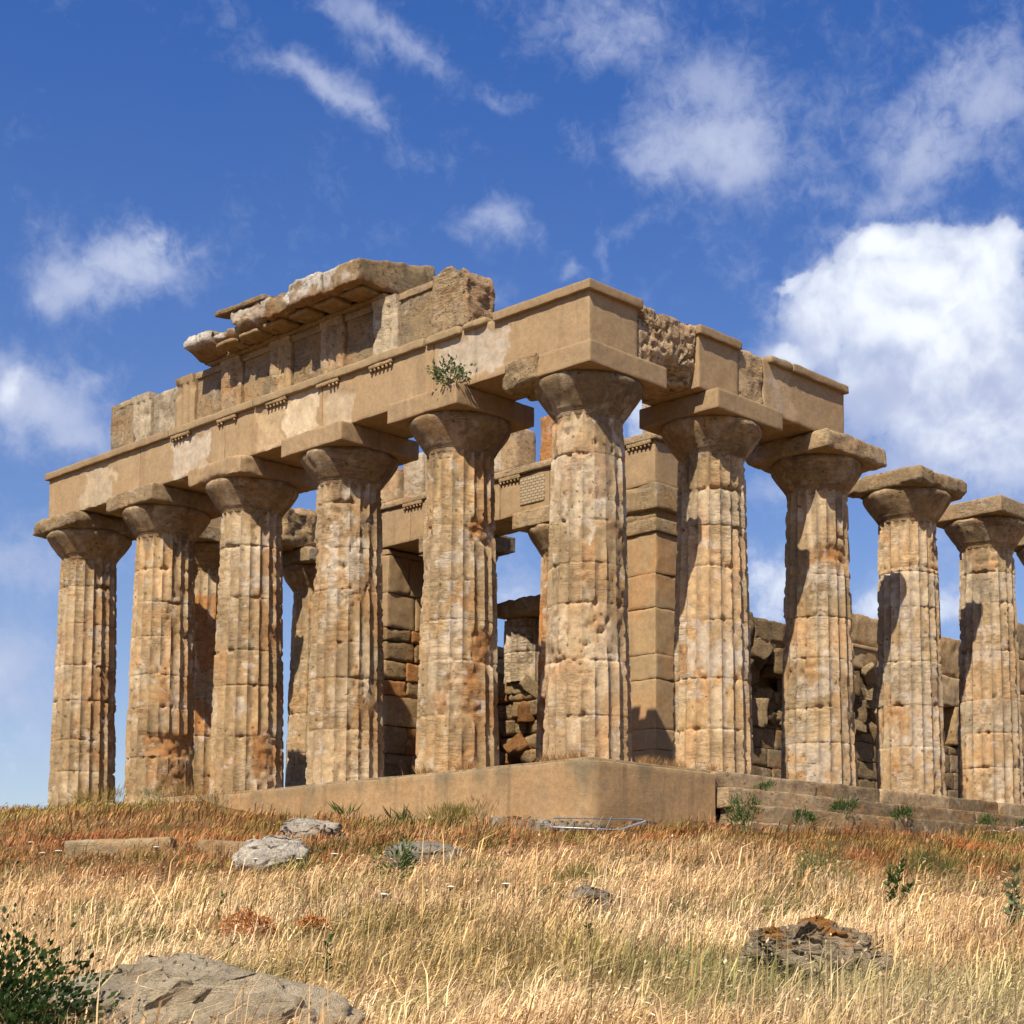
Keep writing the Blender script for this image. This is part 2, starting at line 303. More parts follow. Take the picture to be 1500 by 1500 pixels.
def ground_noise(x,y):
    P=np.stack([x,y,0*x],-1); return fbm(P*.45,4,3)*.10
def gz(x,y):
    x=np.asarray(x,float); y=np.asarray(y,float); sh=x.shape; x=x.ravel(); y=y.ravel()
    return (ground_z(x,y)+ground_noise(x,y)).reshape(sh)
def coords(c,near,far,n1,n2):
    a=np.linspace(-near,near,n1); b=near+(far-near)*np.linspace(0,1,n2+1)[1:]**2.2
    return np.concatenate([c-b[::-1],c+a,c+b])
gx,gy=np.meshgrid(coords(2,48,2500,230,26),coords(0,48,2500,230,26),indexing='ij')
gzz=gz(gx,gy)
inside=(gx>-25.2)&(gx<1.25)&(gy>-1.25)&(gy<66)
gzz=np.where(inside,-.55-1.3*sst(gx,-18,0)*sst(6-gy,0,7),gzz)
V=np.stack([gx,gy,gzz],-1).reshape(-1,3); id=np.arange(gx.size).reshape(gx.shape)
F=np.stack([id[:-1,:-1],id[1:,:-1],id[1:,1:],id[:-1,1:]],-1).reshape(-1,4)
def field_tint(x,y):
    """colour of the dry field: straw below, rust band under the temple, olive and green patches"""
    P=np.stack([x,y,0*x],-1); D=np.hypot(x-CAM[0],y-CAM[1])
    n=fbm(P*.22,4,11); n2=fbm(P*.6+9,3,12); n3=fbm(P*.15+40,3,13)
    straw=np.array((0.720,0.464,0.221)); pale=np.array((0.864,0.605,0.331)); pink=np.array((0.672,0.400,0.212)); rust=np.array((.47,.13,.036)); brown=np.array((.50,.225,.075)); olive=np.array((0.360,0.270,0.078)); green=np.array((0.156,0.184,0.046)); grey=np.array((0.516,0.421,0.202))
    def mixc(a,b,t): return a*(1-t[:,None])+b*t[:,None]
    o_=lambda q: np.tile(q,(len(x),1))
    c=mixc(o_(straw),o_(pale),sst(n,-.25,.35)); c=mixc(c,o_(pink),sst(n3+.6*n2,-.05,.4)*.35)
    c=mixc(c,o_(brown),sst(n2+.3*n,.05,.45)*.6)
    band=sst(D+n*8,27,34)
    c=mixc(c,o_(brown*.85),band*.8)
    c=mixc(c,o_(rust*.85),band*sst(n2+n3*.6,-.2,.15)*.85); c=mixc(c,o_(olive*.75),band*sst(fbm(P*.5+77,3,14),.08,.35)*.6)
    lf=sst(-x,4,14)*sst(D,42,52)
    c=mixc(c,o_(olive),lf*sst(n2,-.25,.2)*.7)
    c=mixc(c,o_(olive),sst(n3+n2*.6,.2,.42)*.6)
    c=mixc(c,o_(green),sst(n2+n*.6,.36,.5)*.7)
    nr=sst(18.5-D+n*4,0,5)*sst((x-CAM[0])*.754+(y-CAM[1])*.657+D*.1,0,4)
    c=mixc(c,o_(grey),nr*.6)*np.array((1.17,1.23,1.25))
    return c
gt=field_tint(gx.ravel(),gy.ravel())*.38  # ground colour darkened to stand for shadow between the grass clumps
M_SOIL=stone('dry_soil',bump=.6,pits=0,strata=0,mott=.6,orange=.1,grey=.2)
struct(mk('ground',V,F,M_SOIL,tint=gt))

# ------------------------------------------------------------------ temple platform, retaining wall, steps
fl=rbox(-25.0,1.2,-1.15,66,-.62,-.02,.9,.05,.02,seed=3)
struct(mk('temple_floor',*fl,M_OLD,tint=GRY*.9))
# stylobate edge stones at the far end of the front
t=thing('stylobate','low worn kerb of stylobate blocks under the leftmost columns','stone kerb',(-20,-1.3,-.4))
x=-25.1
for i,L in enumerate((2.1,1.8,2.4,1.9,2.3)):
    mk('edge_block',*rbox(x,x+L-.03,-1.42,-.9,-.62,-.015-.03*rng.random(),.12,.03,.02,.1,seed=40+i),M_OLD,t,tint=PEACH*.95); x+=L
# L-shaped retaining wall
t=thing('retaining_wall','smooth ochre mortar wall wrapping the base under the corner column','wall',(1.2,-1.3,-1.8))
def wallcol(V):
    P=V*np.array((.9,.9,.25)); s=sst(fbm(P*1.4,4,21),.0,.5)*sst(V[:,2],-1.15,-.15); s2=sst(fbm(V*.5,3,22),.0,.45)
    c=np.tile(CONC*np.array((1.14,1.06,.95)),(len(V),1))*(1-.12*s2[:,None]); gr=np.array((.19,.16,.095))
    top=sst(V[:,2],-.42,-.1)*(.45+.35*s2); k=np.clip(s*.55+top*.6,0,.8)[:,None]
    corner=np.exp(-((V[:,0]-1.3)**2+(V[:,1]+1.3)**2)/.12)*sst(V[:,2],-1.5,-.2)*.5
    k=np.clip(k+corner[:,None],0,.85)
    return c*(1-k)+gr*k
ra=.45; path=[(x_,-1.46) for x_ in np.linspace(-14.45,1.42-ra,110)]+[(1.42-ra+ra*math.sin(q_),-1.46+ra-ra*math.cos(q_)) for q_ in np.linspace(0,math.pi/2,14)[1:]]+[(1.42,y_) for y_ in np.linspace(-1.46+ra,3.12,34)[1:]]
path=np.array(path); tg=np.gradient(path,axis=0); tg/=np.linalg.norm(tg,axis=1,keepdims=True); nm=np.stack([tg[:,1],-tg[:,0]],1)
rows=[(0,z_) for z_ in np.linspace(-2.7,-.15,22)]+[(-.012,-.125),(-.04,-.115),(-.30,-.112),(-.33,-.2),(-.33,-.7)]
P=np.stack([np.concatenate([path+nm*o_,np.full((len(path),1),z_)],1) for o_,z_ in rows]); sh_=P.shape[:2]; P=P.reshape(-1,3)
N=fbm(P*.9,4,8); P[:,:2]+=np.tile(nm,(len(rows),1))*(N*.022)[:,None]; P[:,2]+=np.where(P[:,2]>-.2,fbm(P*np.array((.7,.7,0)),3,9)*.022-.05*sst(np.hypot(P[:,0]-1,P[:,1]+1.2),1,9)*0,0)
id=np.arange(len(P)).reshape(sh_); f=np.stack([id[:-1,:-1],id[:-1,1:],id[1:,1:],id[1:,:-1]],-1).reshape(-1,4)
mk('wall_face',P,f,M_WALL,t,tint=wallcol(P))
v,f=rbox(1.0,1.40,3.10,3.16,-2.6,-.14,.12,.01,.01,.02,seed=9); mk('end_face',v,f,M_WALL,t,tint=CONC*.9)
# three-step krepis along the flank
t=thing('stone_steps','three broken grey stone steps running along the flank colonnade','steps',(2,10,-1.6))
for k,(x1,zt,zb) in enumerate(((1.32,-.03,-.52),(1.74,-.47,-.98),(2.16,-.90,-1.46),(2.58,-1.38,-2.0))):
    L=[];y=3.15+k*.12-(.5 if k==3 else 0);i=0
    while y<66:
        ln=2.4+2.2*rng.random(); far=y>26; up=(rng.random()-.5)*.02; b=(rng.random()-.6)*.06
        v,f=rbox(x1-.9,x1+b,y,y+ln-.012,zb,zt+up,.08 if not far else .35,.02,.025,.16 if not far else .1,seed=100+k*50+i,freq=2.5)
        g=rng.random(); c=(GRY*.8 if g<.5 else (BUFF*.8 if g<.8 else TAN*.8))*(.85+.3*rng.random())
        L.append((v,f,c)); y+=ln;i+=1
    v,f,c=cat(L); mk('step',v,f,M_OLD,t,tint=c)

# ------------------------------------------------------------------ columns
R0,RN,ZN,ZE,ZA,HA=1.09,.90,8.45,9.33,9.87,1.38
def shaft(cx,cy,seed,z0=0.,zt=ZN,r0=R0,rn=RN,ero=0.,rot=0.,bites=(),smooth_drums=(),per=8,dz=.075,tones=None,lee=.55,drk=()):
    rg=np.random.default_rng(seed); fl=20; nt=fl*per
    H=zt-z0; nz=int(H/dz)
    cuts=[z0]; 
    while cuts[-1]<zt-1.0: cuts.append(cuts[-1]+.95+.75*rg.random())
    cuts=np.array(cuts[1:-1] if len(cuts)>2 and zt-cuts[-1]<.5 else cuts[1:])
    zz=np.unique(np.round(np.concatenate([np.linspace(z0,zt,nz)]+[[c-.03,c,c+.03] for c in cuts if z0<c<zt]),3))
    th=(np.linspace(0,1,per+1)[None,:]+np.arange(fl)[:,None]).ravel()*(2*math.pi/fl); phs=np.tile(np.linspace(0,1,per+1),fl)
    T,Z=np.meshgrid(th,zz); PH=np.tile(phs,(len(zz),1)).ravel(); sh=T.shape; T=T.ravel();Z=Z.ravel()
    u=np.clip((Z-z0)/H,0,1); Rb=r0+(rn-r0)*(u**1.15)
    X0=np.stack([cx+Rb*np.cos(T),cy+Rb*np.sin(T),Z],1); S=X0+seed*13.7
    drum=np.searchsorted(cuts,Z+.012*pn(S*2,seed))
    nd=len(cuts)+1
    a=2*PH-1
    dep=.105*(Rb/r0)*(1-a*a)**.85
    arr=np.abs(a)**4
    big=fbm(S*np.array((.55,.55,.5)),4,seed); mid=fbm(S*np.array((1.6,1.6,1.8)),4,seed+1); hi=fbm(S*np.array((4.,4.,5.)),3,seed+2)
    w_=.75*sst(big+.3*mid,.30-ero,.62-ero)                        # eroded zones lose the flutes
    dw=rg.random(nd); w_=np.clip(w_+(.2*(dw[drum]>.85)),0,1)
    sm=np.isin(drum,smooth_drums); w_=np.where(sm,np.maximum(w_,.75),w_)
    d=dep*(1-w_)+w_*(.06+.03*hi)
    d=d+(1-w_)*arr*sst(hi+.4*mid,.28,.55)*.05                    # chipped arrises
    st=fbm(S*np.array((.9,.9,5.5)),3,seed+3); d=d+.07*sst(st,.22,.42)*sst(fbm(S*.7+5,2,seed+4)+.3*ero,.08,.35)*(.2+.8*w_)
    pit=sst(fbm(S*4.1,2,seed+6),.42,.55); d=d+pit*.07*(.35+w_)
    for c in cuts:
        zc=Z-c+.02*pn(S*1.3,seed+8); d=d+(.010+.030*sst(fbm(S*1.1+c,3,seed+33),-.15,.25))*np.exp(-(zc/.02)**2)+np.exp(-(zc/.06)**2)*.10*sst(mid+hi*.6,.36,.6)
    d=d+(rg.random(nd)-.5)[drum]*.018
    bite=np.zeros(len(T))
    for tc,zc,dt,dzb,db in bites:
        q=np.maximum(np.abs((T-tc+math.pi)%(2*math.pi)-math.pi)/dt,np.abs(Z-zc)/dzb)+.35*mid+.2*hi
        k=sst(q,1.05,.85); bite=np.maximum(bite,k); d=d*(1-k)+k*(db+.05*hi+.05*st)
    Rr=Rb-d
    V=np.stack([cx+Rr*np.cos(T),cy+Rr*np.sin(T),Z],1)
    id=np.arange(len(T)).reshape(sh); F=np.stack([id[:-1,:-1],id[:-1,1:],id[1:,1:],id[1:,:-1]],-1); F=F[:,np.arange(F.shape[1])%(per+1)!=per].reshape(-1,4)
    # stone colour: every drum its own block, more orange round the +x/+y side, rust in the breaks
    tn=tones or [TAN,BUFF,GRY*1.1,TAN,PEACH,PALE*.9]
    dt_=np.array([tn[i] for i in rg.integers(0,len(tn),nd)])*(.9+.22*rg.random((nd,1)))
    if tones is None: dt_[0]=PEACH
    c=dt_[drum]
    FID=np.tile(np.repeat(np.arange(fl),per+1),(len(zz),1)).ravel(); fv=rg.random((fl,nd))[FID,drum]; fn=fbm(np.stack([FID*3.7+seed,Z*.55,0*Z+seed],1),3,seed+60); c=c*(.90+.2*fv+.22*fn)[:,None]
    so_=sst(fn+.3*mid,.18,.5)[:,None]*.36; c=c*(1-so_)+ORG*1.15*so_; sg_=sst(-fn+.3*hi,.12,.45)[:,None]*.5; c=c*(1-sg_)+GRY*1.15*sg_
    ls=sst(np.cos(T-R(35)),.2,.95)*sst(fbm(S*.8,3,seed+9),-.3,.35)*lee*.85; c=c*(1-ls[:,None])+ORG*ls[:,None]
    og=np.clip(w_*.4*sst(mid,-.1,.4)+bite*.75,0,1); c=c*(1-og[:,None])+(ORG*1.15)*og[:,None]
    pt=sst(fbm(S*np.array((1.5,1.5,.8))+7,4,seed+10),.18,.36)*.6; c=c*(1-pt[:,None])+PALE*1.05*pt[:,None]
    gt_=sst(fbm(S*np.array((1.,1.,.6))+70,4,seed+11),.2,.45)*.5; c=c*(1-gt_[:,None])+GRY*gt_[:,None]
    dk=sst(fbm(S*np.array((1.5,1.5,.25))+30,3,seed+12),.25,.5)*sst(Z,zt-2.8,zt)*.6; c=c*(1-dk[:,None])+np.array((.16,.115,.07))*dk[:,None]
    for tc,zc,dt2,dz2 in drk:                                # remnants of white plaster on the shaft
        q=np.maximum(np.abs((T-tc+math.pi)%(2*math.pi)-math.pi)/dt2,np.abs(Z-zc)/dz2)+1.3*mid+1.3*hi; k=sst(q,1.0,.75)*.8; c=c*(1-k[:,None])+WHT*k[:,None]
    return V,F,c*.92
ECH=[(RN-.07,ZN-.20),(RN-.06,ZN-.06),(RN-.035,ZN-.03),(RN-.02,ZN+.02),(RN-.01,ZN+.04),(RN-.012,ZN+.055),(RN+.015,ZN+.075),(RN+.012,ZN+.09),(RN+.04,ZN+.11),(RN+.115,ZN+.22),(RN+.215,ZN+.36),(RN+.315,ZN+.50),(RN+.395,ZN+.62),(RN+.445,ZN+.70),(RN+.467,ZN+.755),(RN+.472,ZN+.79),(RN+.462,ZN+.83),(RN+.42,ZE+.015)]
def column(label,cx,cy,seed,name='doric_column',group=None,zoff=0.,aba_chip=.03,aba_r=.02,aba_col=None,aba_mat=None,ech_dent=0.,ech_col=None,ha=HA,mat=None,aba_top=ZA,scale=1.,aba_parts=None,broken=None,**kw):
    t=thing(name,label,'column',(cx,cy,zoff*0),group)
    k=scale
    z0=kw.pop('z0',0.)
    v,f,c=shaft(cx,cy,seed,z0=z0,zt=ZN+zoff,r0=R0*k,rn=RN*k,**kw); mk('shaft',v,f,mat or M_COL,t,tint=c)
    pr=[(r*k,z+zoff) for r,z in ECH]
    v,f=lathe(cx,cy,[p_ for a_,b_ in zip(pr[:-1],pr[1:]) for p_ in (a_,((a_[0]+b_[0])/2,(a_[1]+b_[1])/2))]+[pr[-1]],150,.022,seed,max(.05,ech_dent*1.6))
    ec=TAN*.85 if ech_col is None else ech_col
    n=sst(fbm(v*.9,3,seed+40),-.1,.4)[:,None]; cc=ec*(1-n*.5)+GRY*.9*n*.5; n=sst(fbm(v*np.array((1.6,1.6,.5))+9,4,seed+41),.1,.4)[:,None]; cc=cc*(1-.45*n)+np.array((.17,.125,.08))*.45*n; n=sst(fbm(v*1.7+29,4,seed+42),.15,.4)[:,None]; cc=cc*(1-.5*n)+PALE*.5*n
    cp=mk('capital',v,f,M_OLD,t,tint=cc)
    if aba_parts is None: aba_parts=[(-ha,ha,-ha,ha,aba_r,aba_chip)]
    L=[]
    for i,(a,b,c_,d_,r,ch) in enumerate(aba_parts): L.append(rbox(cx+a,cx+b,cy+c_,cy+d_,ZE+zoff,aba_top+zoff-(.004*i),.07,r,.012 if ch<.1 else .035,ch,seed=seed+60+i))
    v,f=cat(L); ac=CONC*.95 if aba_col is None else aba_col
    mk('abacus',v,f,aba_mat or M_OLD,cp,tint=ac)
    if broken:
        x0,x1,y0,y1,dz_=broken; v,f=rbox(cx+x0,cx+x1,cy+y0,cy+y1,ZE+dz_,ZA+.06,.06,.07,.09,.22,seed=seed+77,freq=2.0); mk('broken_abacus_corner',v,f,M_ROUGH,cp,tint=GRY*1.05)
    return t
SF=4.742; SP=4.7
GF='columns standing along the front of the temple'; GS='columns standing along the flank of the temple'
A=math.atan2
vw=lambda cx,cy: A(CAM[1]-cy,CAM[0]-cx)      # angle of the side that faces the meadow path
F_=lambda i:(-i*SF,0.)
a=vw(*F_(0)); column('thick weathered corner column under the smooth corner block, beside the wall corner',0,0,11,group=GF,mat=M_COL,aba_mat=M_CON,ech_dent=.05,ech_col=GRY*.8,ero=.20,lee=.35,
  tones=[BUFF,GRY*1.15,PALE,BUFF,PEACH*.95],aba_parts=[(-.45,HA,-HA,HA,.015,.02)],broken=(-HA-.13,-.30,-HA-.12,HA,-.16))
a=vw(*F_(1)); column('front column under the caper bush, with a rusty hollow in its lower shaft',*F_(1),23,group=GF,aba_mat=M_CON,ech_col=CONC*.95,lee=.8,bites=[(a+.2,2.15,.42,.72,.10),(a+.75,3.3,.4,.45,.13),(a+.65,6.3,.5,.35,.14)],drk=[(a-.25,5.5,.35,.2),(a-.1,4.0,.2,.6)],tones=[TAN,BUFF,GRY*1.15,BUFF])
a=vw(*F_(2)); column('grey-tan front column, third from the corner, pale plaster strips high on its shaft',*F_(2),37,group=GF,aba_mat=M_CON,ech_col=CONC*.95,lee=.6,drk=[(a-.5,6.3,.12,1.0),(a+.05,6.2,.16,.9),(a+.4,6.4,.14,.8)],tones=[GRY*1.15,BUFF,TAN,GRY*1.2])
a=vw(*F_(3)); column('front column with white plaster flecks above mid-height, fourth from the corner',*F_(3),41,group=GF,aba_mat=M_CON,aba_chip=.22,ech_dent=.05,lee=.75,bites=[(a+.55,1.1,.4,.75,.09)],drk=[(a-.15,6.1,.1,.4),(a+.15,6.25,.16,.3),(a+.5,6.2,.15,.22),(a-.2,2.6,.1,.2)],tones=[GRY*1.15,BUFF,TAN])
a=vw(*F_(4)); column('front column with a deep rust-red hollow near its foot, second from the left end',*F_(4),59,group=GF,aba_chip=.14,aba_r=.03,aba_col=GRY*1.1,ech_dent=.05,lee=.9,ero=.05,bites=[(a+.25,1.75,.75,.36,.20)],tones=[TAN,BUFF,TAN,PEACH])
a=vw(*F_(5)); column('leftmost front column with a crumbled ragged abacus, at the end against the sky',*F_(5),67,group=GF,aba_chip=.5,aba_r=.06,aba_col=GRY*.95,ech_dent=.04,lee=.7,bites=[(a+.35,1.9,.5,.06,.10)],tones=[TAN,BUFF,GRY*1.2,PEACH])
a=vw(0,SP); column('flank column next to the corner, with a broad pale plaster band low down',0,SP,71,group=GS,aba_mat=M_CON,ech_col=TAN*.9,lee=.12,ero=-.15,drk=[(a+.1,3.0,1.0,.62)],tones=[PEACH*.95,TAN*1.1,PALE*.95,PEACH])
a=vw(0,2*SP); column('flank column under the free end of the beam, with a wide chipped abacus',0,2*SP,83,group=GS,aba_parts=[(-HA-.1,HA+.1,-HA-.1,HA+.1,.02,.16),(.2,HA+.02,-HA,0,.1,.5)][:1],aba_col=BUFF*.85,lee=.25,ero=.2,bites=[(a+.6,6.6,.6,.25,.16)],drk=[(a+.3,5.9,.5,.35),(a-.2,.5,.6,.8),(a,2.8,.5,.4)],tones=[BUFF,PEACH,GRY*1.2,PALE*.9])
a=vw(0,3*SP); column('free-standing flank column with a rounded mossy grey abacus and a cracked neck',0,3*SP,97,group=GS,aba_chip=.42,aba_r=.08,aba_col=GRY*.95,lee=.25,ero=.28,bites=[(a,7.0,1.6,.05,.10)],drk=[(a+.45,1.9,.5,.9),(a-.1,5.3,.4,.8)],tones=[PEACH,BUFF,PEACH,PALE*.9])
a=vw(0,4*SP); column('free-standing flank column with a clean flat abacus, its edge near the right border',0,4*SP,103,group=GS,aba_chip=.06,aba_r=.03,aba_col=BUFF*.75,lee=.2,ero=.25,drk=[(a+.3,.5,.25,.5),(a,4.9,.7,.2)],tones=[PEACH,BUFF,PEACH,PALE*.9])
column('rightmost flank column, only its left edge and capital corner inside the picture',0,5*SP,109,group=GS,aba_chip=.2,aba_col=GRY,tones=[PEACH,BUFF],lee=.2,ero=.1)

# ------------------------------------------------------------------ front beam (architrave)
def patch(V,c,x0,x1,z0,z1,col,seed,axis=0,wob=.35,amt=.9):
    n=fbm(V*1.3,4,seed)*wob; n2=fbm(V*1.3+20,4,seed)*wob; u=V[:,axis]+n; z=V[:,2]+n2
    k=(sst(u,x0-.03,x0+.03)*sst(-u,-x1-.03,-x1+.03)*sst(z,z0-.03,z0+.03)*sst(-z,-z1-.03,-z1+.03))*amt
    k=k*(.75+.25*sst(fbm(V*3,3,seed+4),-.3,.2))
    return c*(1-k[:,None])+np.asarray(col)*k[:,None],k
ZB,ZT0,ZT=9.872,11.27,11.5
t=thing('front_architrave','long ochre stone beam resting on the six front columns, patched with pale plaster','architrave',(-12,-.9,ZB))
joints=[1.0,-4.70,-9.48,-14.25,-18.95,-24.68]
old=[[(-4.35,-1.9,10.2,11.25,WHT*.85)],[(-9.3,-8.2,9.9,10.9,PALE*.8)],[(-11.2,-9.55,9.9,11.3,PALE*1.1),(-12.6,-11.3,10,11.1,BUFF)],[(-17.1,-14.95,9.9,11.1,WHT*.92)],[(-22.4,-20.6,9.9,11.2,PALE*.8)]]
for i in range(5):
    v,f=rbox(joints[i+1]+.012,joints[i]-.012*(i>0),-1.0,1.0 if i else .70,ZB,ZT0+.1,.085,.015,.010,.02,seed=200+i)
    c=np.tile(CONC*(1+.06*(rng.random()-.5)),(len(v),1))
    for (x0,x1,z0,z1,cl) in old[i]:
        c,k=patch(v,c,x0,x1,z0,z1,cl,210+i); v[:,1]+=np.where(v[:,1]<-.9,k*(.035+.03*fbm(v*2.5,3,5)),0)
    wt=sst(fbm(v*np.array((.8,.8,.4)),3,230+i),.1,.5)[:,None]*.35; c=c*(1-wt)+BUFF*.85*wt
    mk('architrave_block',v,f,M_CON if i not in(2,3) else M_CON,t,tint=c)
# taenia: the projecting fillet along the top
L=[]
x=-24.75;i=0
for xa,xb,r,ch in ((-24.78,-17.2,.012,.03),(-17.15,-12.7,.015,.06),(-12.65,-5.0,.015,.06),(-4.95,-3.55,.03,.12),(-3.5,-2.6,.05,.2),(-2.3,1.12,.012,.01)):
    v,f=rbox(xa,xb,-1.12,.78 if xb>1 else .9,ZT0+(.03 if xa==-3.5 else 0),ZT,.1,r,.012,ch,seed=260+i); i+=1
    L.append((v,f,(CONC*.85 if ch<.05 else GRY)))
v,f,c=cat(L); tn_=mk('taenia',v,f,M_CON,t,tint=c)
TX=[-6.82,-9.16,-11.6,-14.08,-16.55,-19.02]
for j,xc in enumerate(TX[:5]):
    v=[rbox(xc-.5,xc+.5,-1.10,-1.0,ZT0-.11,ZT0-.004,.06,.01,.008,.05,seed=280+j)]
    for g in range(6):
        if (j,g) in((1,1),(1,2),(1,0),(3,2),(3,3),(3,4),(4,4)): continue
        v.append(lathe(xc-.42+g*.168,-1.05,[(.0,ZT0-.19),(.045,ZT0-.19),(.038,ZT0-.115),(0,ZT0-.115)],10,.002,j*9+g))
    if j in(0,1,2,3,4): a_,b_=cat(v); mk('regula',a_,b_,M_OLD,tn_,tint=TAN*.85)

# ------------------------------------------------------------------ frieze
t=thing('frieze','band of grooved triglyphs and plain slabs standing on the front beam','frieze',(-12,-.9,ZT))
ZF=13.08
def triglyph(xc,w_=1.0,y=-.98,z0=ZT+.003,z1=ZF,seed=0,groove=True,yb=-.2):
    # front outline with two full grooves and two half grooves, run up the block, flat head above
    h=w_/2; g=.07
    xs=[-h,-h+.05,-h+.13]; pr=[g,0.,0.]
    for c0 in(-.167,.167): 
        xs+= [c0*w_-.085,c0*w_,c0*w_+.085]; pr+=[0,g*1.3,0]
    xs+=[h-.13,h-.05,h]; pr+=[0,0,g]
    xs=np.array(xs)+xc; pr=np.array(pr) if groove else np.zeros(len(pr))
    zs=np.concatenate([np.linspace(z0,z1-.22,16),[z1-.2,z1-.17,z1-.02,z1]])
    X,Z=np.meshgrid(xs,zs); Pg=np.tile(pr,(len(zs),1)); Pg[-4:]*=0; Pg[-4:-2]*=0
    Y=y+Pg; Y[-2:]-=.03
    V=np.stack([X,Y,Z],-1).reshape(-1,3); N=fbm(V*2.5+seed,4,seed); V[:,1]+=N*.018; V[:,0]+=fbm(V*2.3+seed+9,3,seed)*.008
    V[:,1]+=.10*sst(fbm(V*1.2+seed*3,3,seed+2),.2,.5)
    n=X.shape; id=np.arange(X.size).reshape(n); F=np.stack([id[:-1,:-1],id[:-1,1:],id[1:,1:],id[1:,:-1]],-1).reshape(-1,4)
    b=rbox(xc-h+.004,xc+h-.004,y+.11,yb,z0,z1-.004,.2,.01,.004,seed=seed)
    sv=[];k=0
    # side returns joining the front sheet to the block
    for col in (0,-1):
        a_=V.reshape(n+(3,))[:,col]; b2=a_.copy(); b2[:,1]=y+.3
        q=np.concatenate([a_,b2]); m=len(a_); ii=np.arange(m-1); ff=np.stack([ii,ii+1,ii+1+m,ii+m],-1)
        sv.append((q,ff if col==0 else ff[:,::-1]))
    tp=V.reshape(n+(3,))[-1]; b3=tp.copy(); b3[:,1]=y+.3; q=np.concatenate([tp,b3]); m=len(tp); ii=np.arange(m-1); sv.append((q,np.stack([ii,ii+1,ii+1+m,ii+m],-1)))
    return cat([(V,F),b]+sv)
for j,xc in enumerate(TX):
    v,f=triglyph(xc,1.0 if j else 1.0,seed=300+j,groove=True,z1=ZF-(.0 if j<5 else .03))
    mk('triglyph',v,f,M_OLD if j not in (4,) else M_CON,t,tint=[PALE*.95,PEACH*.85,TAN,PEACH*.8,CONC*.95,PALE*.85][j])
ms=[(-4.85,-6.28),(-7.36,-8.62),(-9.70,-11.06),(-12.14,-13.54),(-14.62,-16.01),(-17.09,-18.48),(-19.56,-20.92)]
for j,(xb,xa) in enumerate(ms):
    v,f=rbox(xa,xb,-.86 if j<6 else -.92,-.25,ZT+.003,ZF-.002-(.12*(j==5)),.08,.02,.03,.10,seed=320+j,freq=1.8)
    c=[GRY*1.0,TAN*.8,TAN*.72,TAN*.8,CONC*.9,PALE*.8,GRY*1.0][j]; n=sst(fbm(v*1.4,4,350+j),-.05,.35)[:,None]; c=np.tile(c,(len(v),1))*(1-.6*n)+np.array((.27,.215,.14))*.6*n
    mk('metope',v,f,M_OLD,t,tint=c)
    v,f=rbox(xa+.005,xb-.005,-.93,-.84,ZF-.20,ZF-.004-(.12*(j==5)),.1,.012,.01,.04,seed=340+j)
    if j not in(5,): mk('metope_band',v,f,M_OLD,t,tint=BUFF*.75)
v,f=rbox(-4.82,-3.3,-1.0,.0,ZT+.004,13.2,.06,.05,.05,.16,seed=361,freq=2.2)
v[:,2]-=sst(v[:,2],12.2,13.3)*(.16*sst(v[:,0],-4.1,-3.9)+.30*sst(v[:,0],-3.6,-3.25)+.1*fbm(v*2.5,3,5)); v[:,0]-=sst(v[:,0],-3.8,-3.2)*(.12+.12*fbm(v*2.2,4,6))
cc=np.tile(BUFF*.8,(len(v),1)); kk=sst(v[:,0],-3.7,-3.25)[:,None]*.55; cc=cc*(1-kk)+np.array((.40,.22,.12))*kk
mk('broken_end',v,f,M_ROUGH,t,tint=cc)
v,f=rbox(-20.8,-4.9,-.22,.55,ZT+.003,ZF-.25,.35,.05,.04,.1,seed=363); mk('backing_wall',v,f,M_OLD,t,tint=TAN*.8)

# ------------------------------------------------------------------ cornice
t=thing('cornice','heavy projecting cornice with white-stained broken edge on top of the frieze','cornice',(-11,-1,ZF))
def geison(xa,xb,yf,zb,zt,yb=.7,seed=0,chip=.12,back=0.,slope=.30):
    v,f=rbox(xa,xb,yf,yb,zb,zt,.075,.03,.03,chip,seed=seed,freq=2.0)
    d=sst(v[:,1],-.9,yf)                       # soffit slopes down towards the outer edge, so the block is deep behind
    low=(zt-v[:,2])/(zt-zb)
    v[:,2]-=slope*.6*np.clip((v[:,1]*-1-.95)/( -yf-.95),0,1)*low*0+0
    v[:,2]+=back*np.clip((v[:,1]-yf)/(yb-yf),0,1)*(1-low)
    return v,f
segs=[(-8.2,-6.68,-1.98,.02,.14),(-9.72,-8.24,-2.05,.08,.24),(-11.2,-9.80,-1.92,-.02,.28),(-12.6,-11.24,-1.80,-.16,.42),(-14.0,-12.65,-1.66,-.26,.5),(-15.35,-14.05,-1.74,-.05,.42)]
